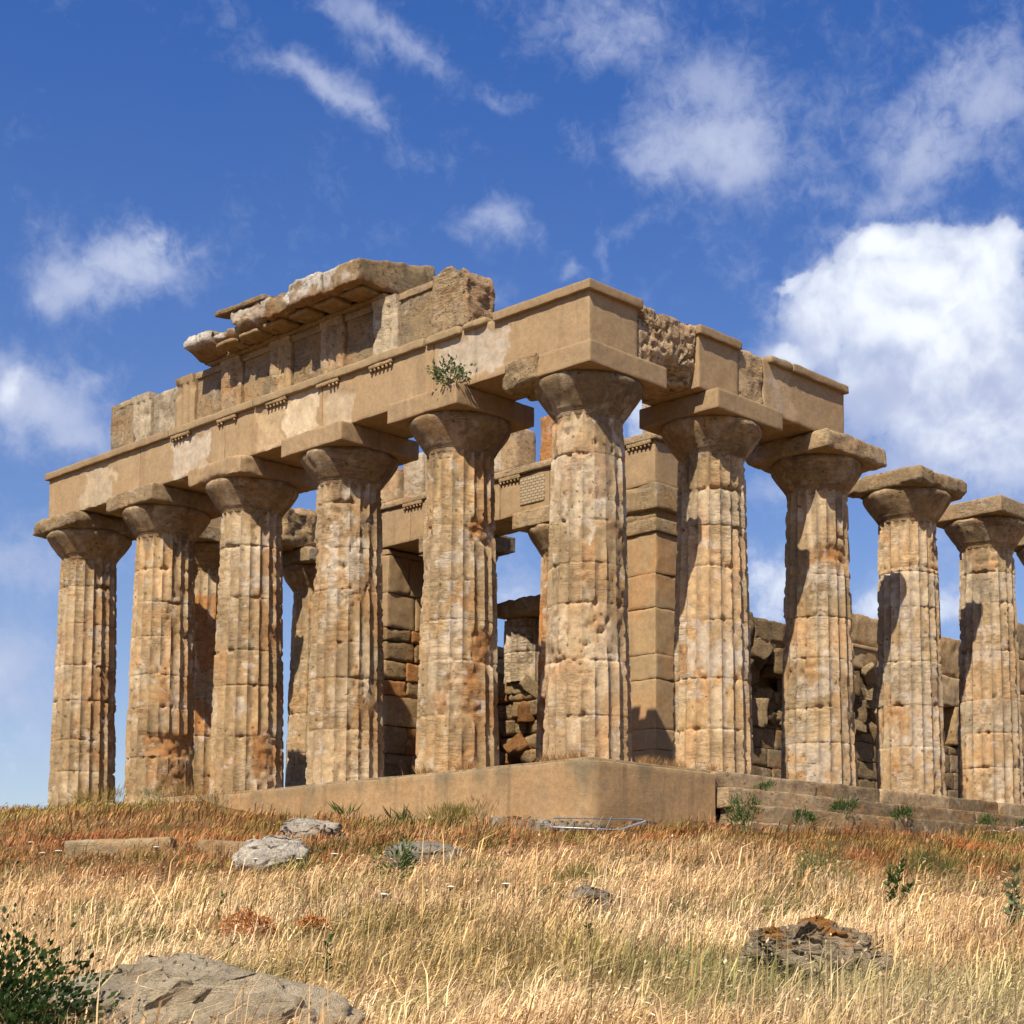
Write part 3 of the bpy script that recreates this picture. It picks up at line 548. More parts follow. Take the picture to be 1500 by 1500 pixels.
for j,(xa,xb,yf,dz_,ch) in enumerate(segs):
    zt=13.86+dz_; v,f=geison(xa,xb,yf,ZF+.004+(.20 if j<3 else .10),zt,seed=380+j,chip=ch,back=(.55 if j==0 else .25))
    v=v+np.stack([fbm(v*2.4+q_*9,4,700+j+q_) for q_ in range(3)],1)*(.03 if j==0 else .06 if j<3 else .11)
    if j>2: v[:,2]=np.maximum(v[:,2],ZF+.004+.20*0); v[:,1]+=sst(ZF+.45-v[:,2],0,.4)*sst(-v[:,1],.9,1.7)*(.35 if j<5 else .55)
    c=np.tile(GRY*.95,(len(v),1)); n=sst(fbm(v*1.3,4,395+j),-.1,.3)[:,None]; c=c*(1-.5*n)+np.array((.20,.15,.09))*.5*n
    fr=sst(-v[:,1],-yf-.16,-yf-.05); n=fbm(v*1.1,3,390+j); k=(fr*sst(n,-.16,.02)*sst(v[:,2],ZF+.25,ZF+.35))[:,None]*.9
    c=c*(1-k)+np.array((.70,.63,.54))*k; und_shade=sst(-v[:,2],-ZF-.42,-ZF-.3)[:,None]*.5; c=c*(1-und_shade)+ORG*.8*und_shade  # underside tinted darker: shade under the overhang put into the colour
    mk('cornice_block',v,f,M_OLD,t,tint=c)
L=[]
for xc in np.arange(-13.4,-6.8,1.205):
    v,f=rbox(xc-.45,xc+.45,-1.66,-1.0,ZF+.09,ZF+.215,.12,.02,.02,.12,seed=int(400+xc*5)); mk('mutule',v,f,M_OLD,t,tint=TAN*.75)
v,f=rbox(-15.2,-6.75,-1.06,.6,ZF+.002,ZF+.13,.2,.02,.02,.06,seed=412); mk('bed_moulding',v,f,M_OLD,t,tint=TAN*.75)
v,f=rbox(-13.6,-11.2,-1.86,-.2,13.98,14.14,.1,.02,.02,.10,seed=420); v[:,2]+=(v[:,1]+1.7)*.12-(v[:,0]+12.4)*.03
mk('loose_slab',v,f,M_OLD,t,tint=GRY*.8)
v,f=rbox(-12.9,-11.4,-1.80,-.3,13.5,14.02,.07,.08,.06,.35,seed=421); mk('bedding_stone',v,f,M_OLD,t,tint=WHT*.9)

# ------------------------------------------------------------------ flank beam
t=thing('flank_architrave','shorter stone beam running back from the corner over the first flank columns','architrave',(0,4,ZB))
v,f=rbox(-.95,.95,.715,3.06,ZB+.03,ZT-.03,.05,.05,.045,.14,seed=431,freq=2.4); v[:,0]-=np.where(v[:,0]>.5,.10*sst(fbm(v*5.5,3,88),.15,.5)+.05*sst(fbm(v*2.2,3,89),.0,.4),0)
hol=np.exp(-((v[:,1]-2.3)**2/.5+(v[:,2]-9.9)**2/.12)); v[:,0]-=np.where(v[:,0]>.3,hol*.5,0)
mk('pitted_block',v,f,M_ROUGH,t,tint=np.array((.68,.48,.28)))
v,f=rbox(-1.0,1.0,3.02,4.62,ZB+.003,ZT0+.1,.09,.015,.01,.02,seed=432); mk('architrave_block',v,f,M_CON,t,tint=CONC)
v,f=rbox(-.97,.98,4.62,5.75,ZB+.02,ZT-.1,.07,.08,.05,.22,seed=433,freq=2.2); mk('broken_block',v,f,M_ROUGH,t,tint=BUFF*.9)
v,f=rbox(-1.0,.985,5.70,9.42,ZB+.003,ZT0+.1,.085,.02,.012,.03,seed=434)
c=np.tile(CONC*.98,(len(v),1)); c,k=patch(v,c,5.5,6.9,9.8,11.3,BUFF*.9,435,axis=1,wob=.5); c,k=patch(v,c,6.0,6.5,10.3,11.2,WHT*.8,436,axis=1,wob=.6,amt=.7)
mk('architrave_block',v,f,M_CON,t,tint=c)
L=[]
for j,(ya,yb_,ch) in enumerate(((2.95,4.66,.015),(5.9,6.9,.15),(6.9,9.5,.03))):
    a_,b_=rbox(-.9,1.12,ya,yb_,ZT0,ZT-.002,.1,.012,.012,ch,seed=440+j); mk('taenia',a_,b_,M_CON,t,tint=CONC*.85 if ch<.1 else GRY*.9)

# ------------------------------------------------------------------ far flank seen between the front columns
XF=-5*SF; GFF='columns of the far flank glimpsed between the front columns'
for j,lb in ((1,'far flank column in shade, glimpsed between the second and third front columns from left'),(2,'far flank column with shaded capital, glimpsed left of the third column from the corner'),
             (3,'far flank column standing hidden behind the dark inner wall')):
    column(lb,XF,j*SP,130+j,group=GFF,zoff=.38,per=6,dz=.10,lee=.5,aba_chip=.2,aba_col=GRY,tones=[TAN,ORG*1.2,BUFF])
t=thing('far_architrave','stone beam on the far flank columns, ragged and pitted at its broken end','architrave',(XF,5,10.2))
mk('architrave_block',*rbox(XF-1,XF+.9,1.02,7.0,10.25,11.7,.16,.02,.02,.06,seed=470),M_CON,t,tint=CONC)
mk('pitted_block',*rbox(XF-.9,XF+.95,7.04,9.0,10.25,11.75,.10,.15,.12,.35,seed=471),M_ROUGH,t,tint=TAN)
mk('architrave_block',*rbox(XF-1,XF+.9,9.04,14.2,10.25,11.7,.16,.02,.02,.06,seed=472),M_CON,t,tint=CONC*.95)
mk('taenia',*rbox(XF-1.1,XF+1.02,8.9,14.3,11.705,11.92,.2,.02,.02,.06,seed=473),M_CON,t,tint=CONC*.9)

# ------------------------------------------------------------------ inner porch
YI=7.8
t=thing('anta_pier','square stone pier with a hollow moulded capital, right behind the corner column','pier',(-5.6,8.6,0))
L=[];z=0.;i=0
hs_=[1.35,.62,1.5,.75,1.4,1.05,1.25]
for h in hs_:
    v,f=rbox(-6.45+.03*rng.random(),-4.82-.03*rng.random(),YI+.02*rng.random(),9.5,z,z+h-.005,.09,.012,.014,.07,seed=480+i)
    c=[GRY*1.2,BUFF*.9,TAN,GRY*1.1,TAN*.95,CONC,CONC*.95][i]; L.append((v,f,c)); z+=h; i+=1
v,f,c=cat(L); k=sst(fbm(v*.8,4,479),.1,.4)[:,None]*.6; c=(c*.4+CONC*.6)*(1-k*.5)+ORG*1.25*k*.5; mk('pier_shaft',v,f,M_CON,t,tint=c)
z=sum(hs_)
prof=[(0,z-.02),(.06,z),(.06,z+.28),(.02,z+.32),(.02,z+.55),(.07,z+.6),(.2,z+.78),(.24,z+.84),(.24,z+1.1),(.0,z+1.12)]
L=[]
L.append(rbox(-6.5,-4.76,YI-.06,9.5,z,z+.42,.1,.02,.012,.06,seed=488))
L.append(rbox(-6.42,-4.84,YI+.03,9.45,z+.41,z+.72,.12,.02,.012,.1,seed=489))
L.append(rbox(-6.56,-4.70,YI-.1,9.6,z+.70,9.40,.1,.03,.02,.16,seed=490))
v,f=cat(L); mk('pier_capital',v,f,M_OLD,t,tint=GRY*1.1)
t=thing('inner_architrave','inner porch beam seen behind the front columns, carried by the square pier','architrave',(-12,8.6,9.41))
for j,(xa,xb) in enumerate(((-19.,-16.3),(-16.28,-11.75),(-11.7,-9.42),(-9.4,-4.86))):
    v,f=rbox(xa,xb,YI,9.4,9.412,10.75,.11,.02,.015,.08,seed=500+j); mk('architrave_block',v,f,M_CON,t,tint=CONC*(1 if j!=1 else .96))
v,f=rbox(-19.1,-4.74,YI-.11,9.4,10.754,10.98,.12,.02,.012,.06,seed=505); mk('taenia',v,f,M_OLD,t,tint=BUFF*.85)
for xc in (-16.1,-11.2,-5.45):
    L=[rbox(xc-.5,xc+.5,YI-.1,YI,10.63,10.752,.1,.01,.01,.03,seed=int(510-xc))]
    for g in range(6): L.append(lathe(xc-.42+g*.168,YI-.05,[(0,10.55),(.045,10.55),(.038,10.63),(0,10.63)],8,.002,g))
    v,f=cat(L); mk('regula',v,f,M_OLD,t,tint=TAN*.9)
m=bpy.data.materials.new('small_masonry'); m.use_nodes=True; nt=m.node_tree; nt.nodes.clear(); B=NB(nt)
pos=B.n('ShaderNodeNewGeometry').outputs['Position']; s_=B.n('ShaderNodeSeparateXYZ'); B.put(s_.inputs[0],pos); cxy=B.n('ShaderNodeCombineXYZ'); B.put(cxy.inputs[0],s_.outputs[0]); B.put(cxy.inputs[1],s_.outputs[2])
bt=B.n('ShaderNodeTexBrick'); B.put(bt.inputs['Vector'],cxy.outputs[0]); bt.inputs['Scale'].default_value=2.6; bt.inputs['Color1'].default_value=(.42,.33,.21,1); bt.inputs['Color2'].default_value=(.36,.28,.18,1); bt.inputs['Mortar'].default_value=(.2,.15,.09,1); bt.inputs['Mortar Size'].default_value=.05
bs=B.n('ShaderNodeBsdfDiffuse'); B.put(bs.inputs[0],bt.outputs['Color']); o=B.n('ShaderNodeOutputMaterial'); nt.links.new(bs.outputs[0],o.inputs[0])
mk('masonry_patch',*rbox(-10.75,-9.6,YI-.03,YI+.06,9.7,10.6,.1,.02,.01,.05,seed=515),m,t)
t=thing('inner_frieze','broken upright frieze slabs with sky gaps standing on the inner porch beam','frieze',(-12,8.6,10.98))
for j,(xa,xb,h,cc,d) in enumerate(((-18.7,-17.02,1.2,PEACH*.9,0),(-16.75,-15.75,1.5,PALE*.9,.05),(-15.7,-13.2,1.45,PALE*.85,.12),(-12.9,-11.75,1.35,PALE*.9,.1),(-11.7,-10.95,1.45,PEACH*.85,0),(-9.9,-8.4,1.5,ORG*1.3,.05),(-5.5,-4.88,1.1,WHT*.8,.1))):
    v,f=rbox(xa,xb,YI+d,8.7,10.984,10.984+h,.09,.03,.025,.14,seed=520+j); mk('frieze_slab',v,f,M_OLD,t,tint=cc)
G3='columns of the inner porch'
column('slim rusty inner column showing just left of the corner column',-9.55,8.75,141,name='inner_column',group=G3,lee=.3,tones=[ORG*1.3,ORG*1.2],per=6,dz=.1,zoff=-.46,scale=.92,ha=1.25,aba_col=BUFF*.9)
column('inner column hidden behind the caper bush column, only its capital edge showing',-14.5,8.75,142,name='inner_column',group=G3,lee=.3,tones=[TAN,BUFF],per=6,dz=.1,zoff=-.46,scale=.86,ha=1.12,aba_col=BUFF*.7)
column('deep inner column with a flat dark capital, glimpsed under the inner beam',-16.55,10.7,143,name='inner_column',group=G3,lee=.3,tones=[TAN,BUFF],per=6,dz=.1,zoff=.25,scale=.78,ha=1.2,aba_col=GRY*.6,aba_chip=.05)
# cella walls
def courses(x0,x1,y0,y1,z0,z1,hc,lc,seed,axis,cell=.13,cols=(TAN*.8,GRY,TAN*.7,BUFF*.75),r=.012,chip=.09,jit=.06):
    rg=np.random.default_rng(seed); L=[]; z=z0;i=0
    a0,a1=(x0,x1) if axis==0 else (y0,y1)
    while z<z1-.1:
        h=min(hc*(.85+.3*rg.random()),z1-z); p=a0-lc*rg.random()*.6
        while p<a1:
            l=lc*(.7+.6*rg.random()); a=max(p,a0); b=min(p+l-.02,a1); p+=l
            if b-a<.15: continue
            j=(rg.random(2)-.5)*jit
            q=(a,b,y0+j[0],y1+j[1]) if axis==0 else (x0+j[0],x1+j[1],a,b)
            v,f=rbox(*q,z,z+h-.015,cell,r,.03,chip,seed=seed+i,freq=2.4); i+=1
            L.append((v,f,cols[rg.integers(len(cols))]*(.85+.3*rg.random())))
        z+=h
    return cat(L)
def rocks(n,fx,seed,s0,s1,cols,sub=2):
    """angular broken stones, each turned its own way"""
    rg=np.random.default_rng(seed); L=[]
    for i in range(n):
        p=fx(rg); s=s0+(s1-s0)*rg.random()**1.5; e=s*(.55+.75*rg.random(3))
        v,f=rbox(-e[0],e[0],-e[1],e[1],-e[2],e[2],max(.05,s*(.35 if sub>1 else .9)),s*.08,s*.20,s*.25,seed=seed+i*3,freq=.9/s)
        M=np.array(Matrix.Rotation(rg.random()*6.28,3,Vector(rg.normal(size=3)))) if rg.random()<.5 else np.array(Matrix.Rotation(rg.random()*6.28,3,'Z'))
        L.append((v@M.T+p,f,cols[rg.integers(len(cols))]*(.75+.5*rg.random())))
    return cat(L)
_ico={}
def ico(sub):
    if sub not in _ico:
        import bmesh
        b=bmesh.new(); bmesh.ops.create_icosphere(b,subdivisions=sub,radius=1.); 
        _ico[sub]=(np.array([v.co[:] for v in b.verts]),np.array([[v.index for v in f.verts] for f in b.faces])); b.free()
    return _ico[sub][0].copy(),_ico[sub][1]
t=thing('inner_wall','reddish brown inner wall in half shade, left of the caper bush column','wall',(-18.2,10,0))
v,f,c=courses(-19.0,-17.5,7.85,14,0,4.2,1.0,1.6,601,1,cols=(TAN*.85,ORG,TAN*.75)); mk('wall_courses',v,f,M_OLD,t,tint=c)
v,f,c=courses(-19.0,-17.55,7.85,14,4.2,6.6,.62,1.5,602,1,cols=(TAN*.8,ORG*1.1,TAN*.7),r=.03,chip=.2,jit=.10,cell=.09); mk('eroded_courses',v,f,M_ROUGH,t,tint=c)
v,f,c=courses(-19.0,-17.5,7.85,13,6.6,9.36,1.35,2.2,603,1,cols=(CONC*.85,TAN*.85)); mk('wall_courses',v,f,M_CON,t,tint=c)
t=thing('rubble_wall','low wall of irregular brown stones just left of the corner column foot','wall',(-12.5,11,0))
v,f,c=courses(-16.2,-9.2,10.6,11.4,0,4.2,.55,.75,611,0,cols=(TAN*.8,GRY*.9,ORG*.9,TAN*.7),r=.08,chip=.3,jit=.2,cell=.1); mk('wall_courses',v,f,M_ROUGH,t,tint=c)
v,f,c=rocks(26,lambda r:np.array((-15.5+6*r.random(),10.7+.5*r.random(),4.3+.35*r.random())),612,.22,.42,(GRY,GRY*1.2,TAN*.8)); stuff(mk('loose_stones',v,f,M_ROCK,t,tint=c))
v,f,c=rocks(22,lambda r:np.array((-15.3+5.5*r.random(),10.62,.4+3.2*r.random())),614,.24,.38,(GRY*.9,TAN*.8,ORG*.8)); stuff(mk('wedged_stones',v,f,M_ROCK,t,tint=c))
t=thing('column_stub','short fluted stub with pale plaster under a dark flat slab, on the rubble wall','column stub',(-13.8,11.2,4.6))
v,f,c=shaft(-13.8,11.25,171,z0=4.55,zt=6.75,r0=1.0,rn=.96,per=6,dz=.09,tones=[WHT,PALE*1.1],lee=0); mk('shaft',v,f,M_COLW,t,tint=c)
mk('slab',*rbox(-14.35,-11.7,9.95,12.3,6.76,7.34,.09,.06,.05,.3,seed=172),M_OLD,t,tint=GRY)
t=thing('cella_wall','ruined rubble wall topped with big blocks, seen between the flank columns','wall',(-5.2,20,0))
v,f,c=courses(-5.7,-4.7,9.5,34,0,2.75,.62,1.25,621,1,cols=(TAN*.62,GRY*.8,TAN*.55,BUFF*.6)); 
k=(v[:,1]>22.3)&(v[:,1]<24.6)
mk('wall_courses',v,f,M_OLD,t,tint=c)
v,f,c=rocks(150,lambda r:np.array((-5.3+.6*r.random(),9.8+12.2*r.random(),2.8+2.5*r.random()**1.3)),622,.2,.5,(GRY*.8,TAN*.7,GRY,BUFF*.7)); stuff(mk('rubble_core',v,f,M_ROCK,t,tint=c))
v,f=rbox(-5.9,-5.3,9.5,22.0,2.7,5.2,.3,.1,.12,.3,seed=623); mk('core_backing',v,f,M_ROUGH,t,tint=TAN*.5)
for j,(ya,yb,za,zb,cc,ch,mm) in enumerate(((9.9,12.3,5.25,6.1,GRY,.35,M_ROCK),(12.35,14.9,5.2,5.95,GRY*.9,.35,M_ROCK),(15.4,17.4,3.75,4.85,GRY*.95,.4,M_ROCK),(17.45,20.2,3.6,4.9,GRY,.4,M_ROCK),
        (15.6,21.0,4.92,5.75,BUFF*.9,.05,M_CON),(15.7,20.9,5.78,6.85,TAN,.25,M_OLD),(21.2,22.75,2.8,4.2,TAN,.15,M_OLD),(21.1,24.9,4.22,5.3,BUFF*.9,.06,M_CON),(21.2,25.0,5.33,6.8,TAN,.25,M_OLD),(24.0,25.2,2.8,4.2,TAN,.12,M_OLD),(26.6,29.5,2.8,5.2,TAN*.9,.12,M_OLD),(26.4,30.5,5.25,6.6,TAN,.2,M_OLD),(26.8,31,6.65,8.1,GRY,.3,M_OLD))):
    v,f=rbox(-5.85,-4.55-.1*(ch>.2),ya,yb,za,zb,.11,.04,.05,ch,seed=630+j,freq=2.2); mk('wall_block',v,f,mm,t,tint=cc)
v,f=rbox(-5.8,-4.48,15.55,21.05,5.62,5.74,.2,.01,.01,.03,seed=660); mk('moulding',v,f,M_CON,t,tint=BUFF*.85)

# ------------------------------------------------------------------ rocks in the meadow
def boulder(name,label,c,size,seed,tint,sub=5,mat=M_ROCK,rough=.22,ridge=.0,rz=0.,flat=0.,cat_='rock',grp=None):
    v,f=ico(sub); n=v.copy()
    v=np.sign(v)*np.abs(v)**(1-flat)
    N=np.stack([fbm(n*1.1+seed*3.3+k*11,5,seed+k) for k in range(3)],1); v=v+N*rough*1.6
    r2=1-np.abs(fbm(n*2.6+seed,4,seed+9))*2; v=v+n*(r2-.6)[:,None]*rough*.22
    v=v+n*(fbm(n*9+seed,3,seed+19)*rough*.22+fbm(n*21,3,seed+29)*rough*.08-sst(fbm(n*8+3,2,seed+39),.22,.45)*rough*.22)[:,None]
    if ridge: v=v-n*(sst(np.abs(((n[:,2]*4+fbm(n*1.5,3,seed+5)*1.4)%1)-.5),.2,.0)*ridge)[:,None]
    v=v*np.array(size); M=np.array([[math.cos(rz),-math.sin(rz),0],[math.sin(rz),math.cos(rz),0],[0,0,1]]); v=v@M.T
    nz=n[:,2]; t=np.tile(tint,(len(v),1))
    k=sst(fbm(n*2.3+seed+4,4,seed+30),.02,.3)[:,None]; t=t*(1-k*.45)+np.asarray(tint)*.55*k*.45
    o=mk(name,v,f,mat,None,tint=t); o.location=c; return tag(o,label,cat_,grp)
LG=np.array((.46,.40,.31))
RIGHT=np.array((.754,.657)); 
yaw=math.atan2(.657,.754)
boulder('boulder','big rough grey-brown boulder in the bottom left foreground','@',(1,1,1),1,LG) if 0 else None
boulder('boulder','big rough grey-brown boulder filling the bottom left foreground',(18.56,-22.80,-5.05),(1.36,.80,.68),71,np.array((.84,.69,.47)),mat=M_BOUL,sub=6,rough=.20,rz=yaw,flat=.15)
boulder('rock','pale grey rounded rock lying in the rust grass below the wall end',(3.1,-11.15,-2.82),(.60,.5,.42),72,np.array((.80,.71,.57)),rough=.22,rz=yaw+.5,flat=.1)
boulder('rock','smaller hollowed grey rock between the pale rock and the wall end',(-2.1,-6.5,-1.98),(.62,.45,.36),73,np.array((.66,.57,.45)),rough=.35,rz=yaw)
boulder('rock','flat-topped grey stone block beside the green leafy plant in mid field',(5.75,-9.85,-2.93),(.62,.42,.38),74,LG*.85,rough=.12,rz=yaw-.1,flat=.55)
boulder('rock','dark layered rock with orange lichen on top, standing in pale grass at lower right',(18.78,-16.15,-4.45),(.64,.5,.46),75,np.array((.56,.44,.29)),sub=6,rough=.27,ridge=.08,rz=yaw,flat=.1)
o=bpy.data.objects[-1] if 0 else [x for x in COL.objects if x.name.startswith('rock')][-1]
me=o.data; n=len(me.vertices); cb=np.empty(n*4,np.float32); me.color_attributes['tint'].data.foreach_get('color',cb); cb=cb.reshape(-1,4); vv=np.empty(n*3,np.float32); me.vertices.foreach_get('co',vv); vv=vv.reshape(-1,3)
k=(sst(vv[:,2]+.25*fbm(vv*3,3,78),.22,.36)*sst(fbm(vv*5.,4,77),.0,.2))[:,None]*.9; cb[:,:3]=cb[:,:3]*(1-k)+np.array((.55,.22,.03))*k; me.color_attributes['tint'].data.foreach_set('color',np.ascontiguousarray(cb).ravel())
0 and boulder('rock','low brown rock just right of the layered lichen rock',(19.25,-15.1,-4.55),(.40,.35,.28),76,np.array((.36,.29,.19)),rough=.3,rz=yaw,ridge=.1)
boulder('rock','small pitted rock half sunk in dry grass in the middle of the field',(13.1,-13.3,-3.74),(.30,.24,.22),78,LG*.9,sub=4,rough=.3)
o=mk('fallen_block',*rbox(-1.1,1.1,-.32,.32,-.35,.30,.08,.05,.03,.12,seed=700),M_OLD,None,tint=GRY*1.15); o.location=(-4.0,-10.0,-2.40); o.rotation_euler=(R(3),R(-2),yaw+.08); tag(o,'long squared stone block lying in the grass at the left below the columns','stone block')
o=mk('fallen_block',*rbox(-.9,.9,-.3,.3,-.3,.18,.08,.05,.03,.12,seed=701),M_OLD,None,tint=GRY*1.0); o.location=(-1.0,-9.0,-2.42); o.rotation_euler=(R(2),R(3),yaw-.05); tag(o,'low sunken stone slab beside the long fallen block, mostly covered by rust grass','stone block')
# strip of rubble along the foot of the retaining wall
def rubs(r):
    s=r.random(); x=-.9+3.0*s; y=-2.0-.25*r.random()+(0.35*max(0,x-1)); return np.array((x,y,float(gz(x,y))+.05))
v,f,c=rocks(170,rubs,720,.05,.15,(GRY,LG*.9,GRY*.8),sub=1); o=stuff(mk('rubble',v,f,M_ROCK,None,tint=c)); tag(o,'strip of small grey rubble along the foot of the retaining wall','rubble')

# ------------------------------------------------------------------ grey tube barrier lying on the rubble
M_GALV=plain('galvanised_tube',(.42,.43,.44),.45,.6)
t=thing('metal_barrier','grey tubular metal barrier lying flat on rubble before the corner of the wall','barrier',(2.3,-2.3,-1.75))
u=RIGHT; P0=np.array((1.55,-2.75)); dn=np.array((.657,-.754))
def bp(a,b,h): p=P0+u*a+dn*b; return (p[0],p[1],float(gz(p[0],p[1]))+h+.06)
ring=[bp(0,.05,.10),bp(0.02,-.62,.26),bp(2.02,-.72,.26),bp(2.1,-.62,.24),bp(1.55,.05,.06),bp(1.45,.12,.05),bp(.05,.12,.08),bp(0,.05,.10)]
v,f=tube(ring,.021); mk('frame_tube',v,f,M_GALV,t)
for i in range(6):
    v,f=tube([bp(.25+.2*i,.10,.08),bp(.33+.2*i,-.66,.25)],.009,6); mk('bar',v,f,M_GALV,t)
v,f=tube([bp(1.0,.1,.08),bp(1.1,.5,.12),bp(1.08,.62,.02)],.018); mk('foot',v,f,M_GALV,t)
# striped tape
m=bpy.data.materials.new('striped_tape'); m.use_nodes=True; nt=m.node_tree; nt.nodes.clear(); B=NB(nt)
s_=B.n('ShaderNodeSeparateXYZ'); B.put(s_.inputs[0],B.n('ShaderNodeNewGeometry').outputs['Position'])
st=B.m('GREATER_THAN',B.m('FRACT',B.m('MULTIPLY',s_.outputs[1],4.)),.5); cc=B.mix(st,(.6,.55,.5),(.5,.10,.07))
bs=B.n('ShaderNodeBsdfPrincipled'); B.put(bs.inputs['Base Color'],cc); bs.inputs['Roughness'].default_value=.5; o=B.n('ShaderNodeOutputMaterial'); nt.links.new(bs.outputs[0],o.inputs[0])
def ribbon(P,w_,seed=0):
    P=np.array(P); L=[]
    V=np.concatenate([P+np.array((0,0,0)),P+np.array((.02,-.01,w_))]); n=len(P); i=np.arange(n-1); return V,np.stack([i,i+1,i+1+n,i+n],-1)
pts=[]
for s in np.linspace(0,1,22):
    x=1.75+.5*s; y=-.6+4.2*s; pts.append((x+.05*math.sin(s*19),y,float(gz(x,y))+.10+.05*math.sin(s*13)))
v,f=ribbon(pts,.055); tag(mk('barrier_tape',v,f,m),'red and white striped tape trailing along the foot of the wall','tape')
pts=[]
for s in np.linspace(0,1,16):
    x=3.0+.1*s; y=13.2+2.3*s; pts.append((x,y,float(gz(x,y))+.12+.22*s+.04*math.sin(s*9)))
v,f=tube(pts,.022,6); tag(mk('marker_pole',v,f,m),'fallen red and white marker pole in front of the steps at right','pole')
# orange netting half buried in grass
M_NET=plain('orange_netting',(.46,.15,.03),.8)
def netting(name,label,a,b,hh,seed):
    rg=np.random.default_rng(seed); n=44; P=[];Q=[]
    for i in range(n):
        s=i/(n-1); x=a[0]+(b[0]-a[0])*s; y=a[1]+(b[1]-a[1])*s; z=float(gz(x,y)); h=hh*(math.sin(math.pi*s)**.6*(.75+.25*rg.random())+.12*math.sin(s*17)*math.sin(math.pi*s))
        P.append((x,y,z+.16)); Q.append((x-.12*math.cos(s*3),y-.1,z+.18+h))
    L=[tube(Q,.008,5)]
    for k in range(1,5): 
        f_=k/5; L.append(tube([tuple(np.array(p)*(1-f_)+np.array(q_)*f_+rg.normal(size=3)*.02) for p,q_ in zip(P,Q)],.0055,4))
    for p,q_ in zip(P,Q): L.append(tube([p,tuple((np.array(p)+np.array(q_))/2+rg.normal(size=3)*.03),q_],.005,4))
    v,f=cat(L); return tag(mk(name,v,f,M_NET),label,'netting')
netting('plastic_netting','crumpled rust-orange netting arching out of the straw above the big boulder',(11.82,-17.84),(12.2,-17.45),.26,5)
netting('plastic_netting','small bright orange scrap of netting in the straw right of the arched one',(12.30,-17.10),(12.48,-16.92),.16,6)

# ------------------------------------------------------------------ plants
def leaves(C,D,size,rg,aspect=.45,up=.3,col=(.1,.16,.04),var=.35,fold=.25):
    """one bent four-sided leaf per centre C, growing along D"""
    n=len(C); D=D+rg.normal(size=(n,3))*.35; D[:,2]+=up; D/=np.linalg.norm(D,axis=1,keepdims=True)
    S=np.cross(D,rg.normal(size=(n,3))); S/=np.maximum(np.linalg.norm(S,axis=1,keepdims=True),1e-6); N=np.cross(D,S)
    L=(size*(.6+.8*rg.random(n)))[:,None]; W=L*aspect*.5
    V=np.stack([C,C+D*L*.45+S*W+N*L*.08*fold,C+D*L-N*L*fold*.5,C+D*L*.45-S*W+N*L*.08*fold],1).reshape(-1,3)
    i=np.arange(n)*4; F=np.stack([i,i+1,i+2,i+3],-1)
    c=np.asarray(col)*(1-var+2*var*rg.random((n,1))); c=c*(1+.25*(rg.random((n,1))-.5)*np.array((1.6,.4,.2))); return V,F,np.repeat(c,4,0)
M_STEM=plain('plant_stem',(.16,.15,.06),.8)
def bush(name,label,c,r,h,n,size,col,seed,catg='plant',group=None,aspect=.45,stems=7,up=.4,clumps=9,lean=(0,0)):
    rg=np.random.default_rng(seed); c=np.array(c,float); t=thing(name,label,catg,c,group)
    K=[];TB=[]
    for k in range(clumps):
        a=rg.random()*6.28; q=rg.random()**.5; p=c+np.array((math.cos(a)*r*q+lean[0],math.sin(a)*r*q+lean[1],h*(.35+.65*rg.random())*(1-.35*q*q))); K.append(p)
        b=c+np.array((math.cos(a)*r*.15,math.sin(a)*r*.15,-.06)); mid=(p+b)/2+rg.normal(size=3)*r*.08
        TB.append(tube([b,mid,p],[.012*h/.5+.003,.008*h/.5+.002,.003],5))
    K=np.array(K); id=rg.integers(0,len(K),n); s=np.array((r*.34,r*.34,h*.22)); P=K[id]+rg.normal(size=(n,3))*s*.8
    D=(P-c)/np.array((r,r,h)); P[:,2]=np.maximum(P[:,2],c[2]+.01)
    v,f,cc=leaves(P,D,np.full(n,size),rg,aspect,up,col); mk('foliage',v,f,M_LEAF,t,tint=cc,smooth=False)
    v,f=cat(TB); mk('stem',v,f,M_STEM,t); return t
def onground(x,y,d=0.): return (x,y,float(gz(x,y))+d)
GREEN=np.array((.060,.115,.025)); OLIVE=np.array((.14,.17,.045)); SAGE=np.array((.20,.24,.11))
bush('leafy_bush','dark green leafy bush cropped by the bottom left corner',(18.66,-24.10,-5.2),.52,.95,6500,.042,GREEN*.62,801,catg='bush',aspect=.6,clumps=26,up=.2)
bush('green_plant','green leafy plant against the left side of the flat-topped block',onground(7.6,-12.0),.26,.7,300,.075,GREEN*1.3,802)
bush('fennel','feathery pale green fennel tuft in front of the steps, left of two',onground(12.3,-7.0),.42,.62,1500,.16,OLIVE*1.15,803,aspect=.05,up=.9)
bush('fennel','feathery green fennel tuft near the right border, right of two',onground(11.8,-3.2),.45,.62,1500,.16,OLIVE*1.05,804,aspect=.05,up=.9)
bush('caper_bush','grey-green caper bush sprouting from a crack in the front beam','%' ,.1,.1,1,.1,GREEN,1) if 0 else None
cb_=bush('caper_bush','grey-green caper bush sprouting from a crack in the front beam',(-3.66,-1.32,9.96),.44,.46,360,.10,np.array((.17,.21,.09)),805,catg='bush',aspect=.7,clumps=14,up=-.1)
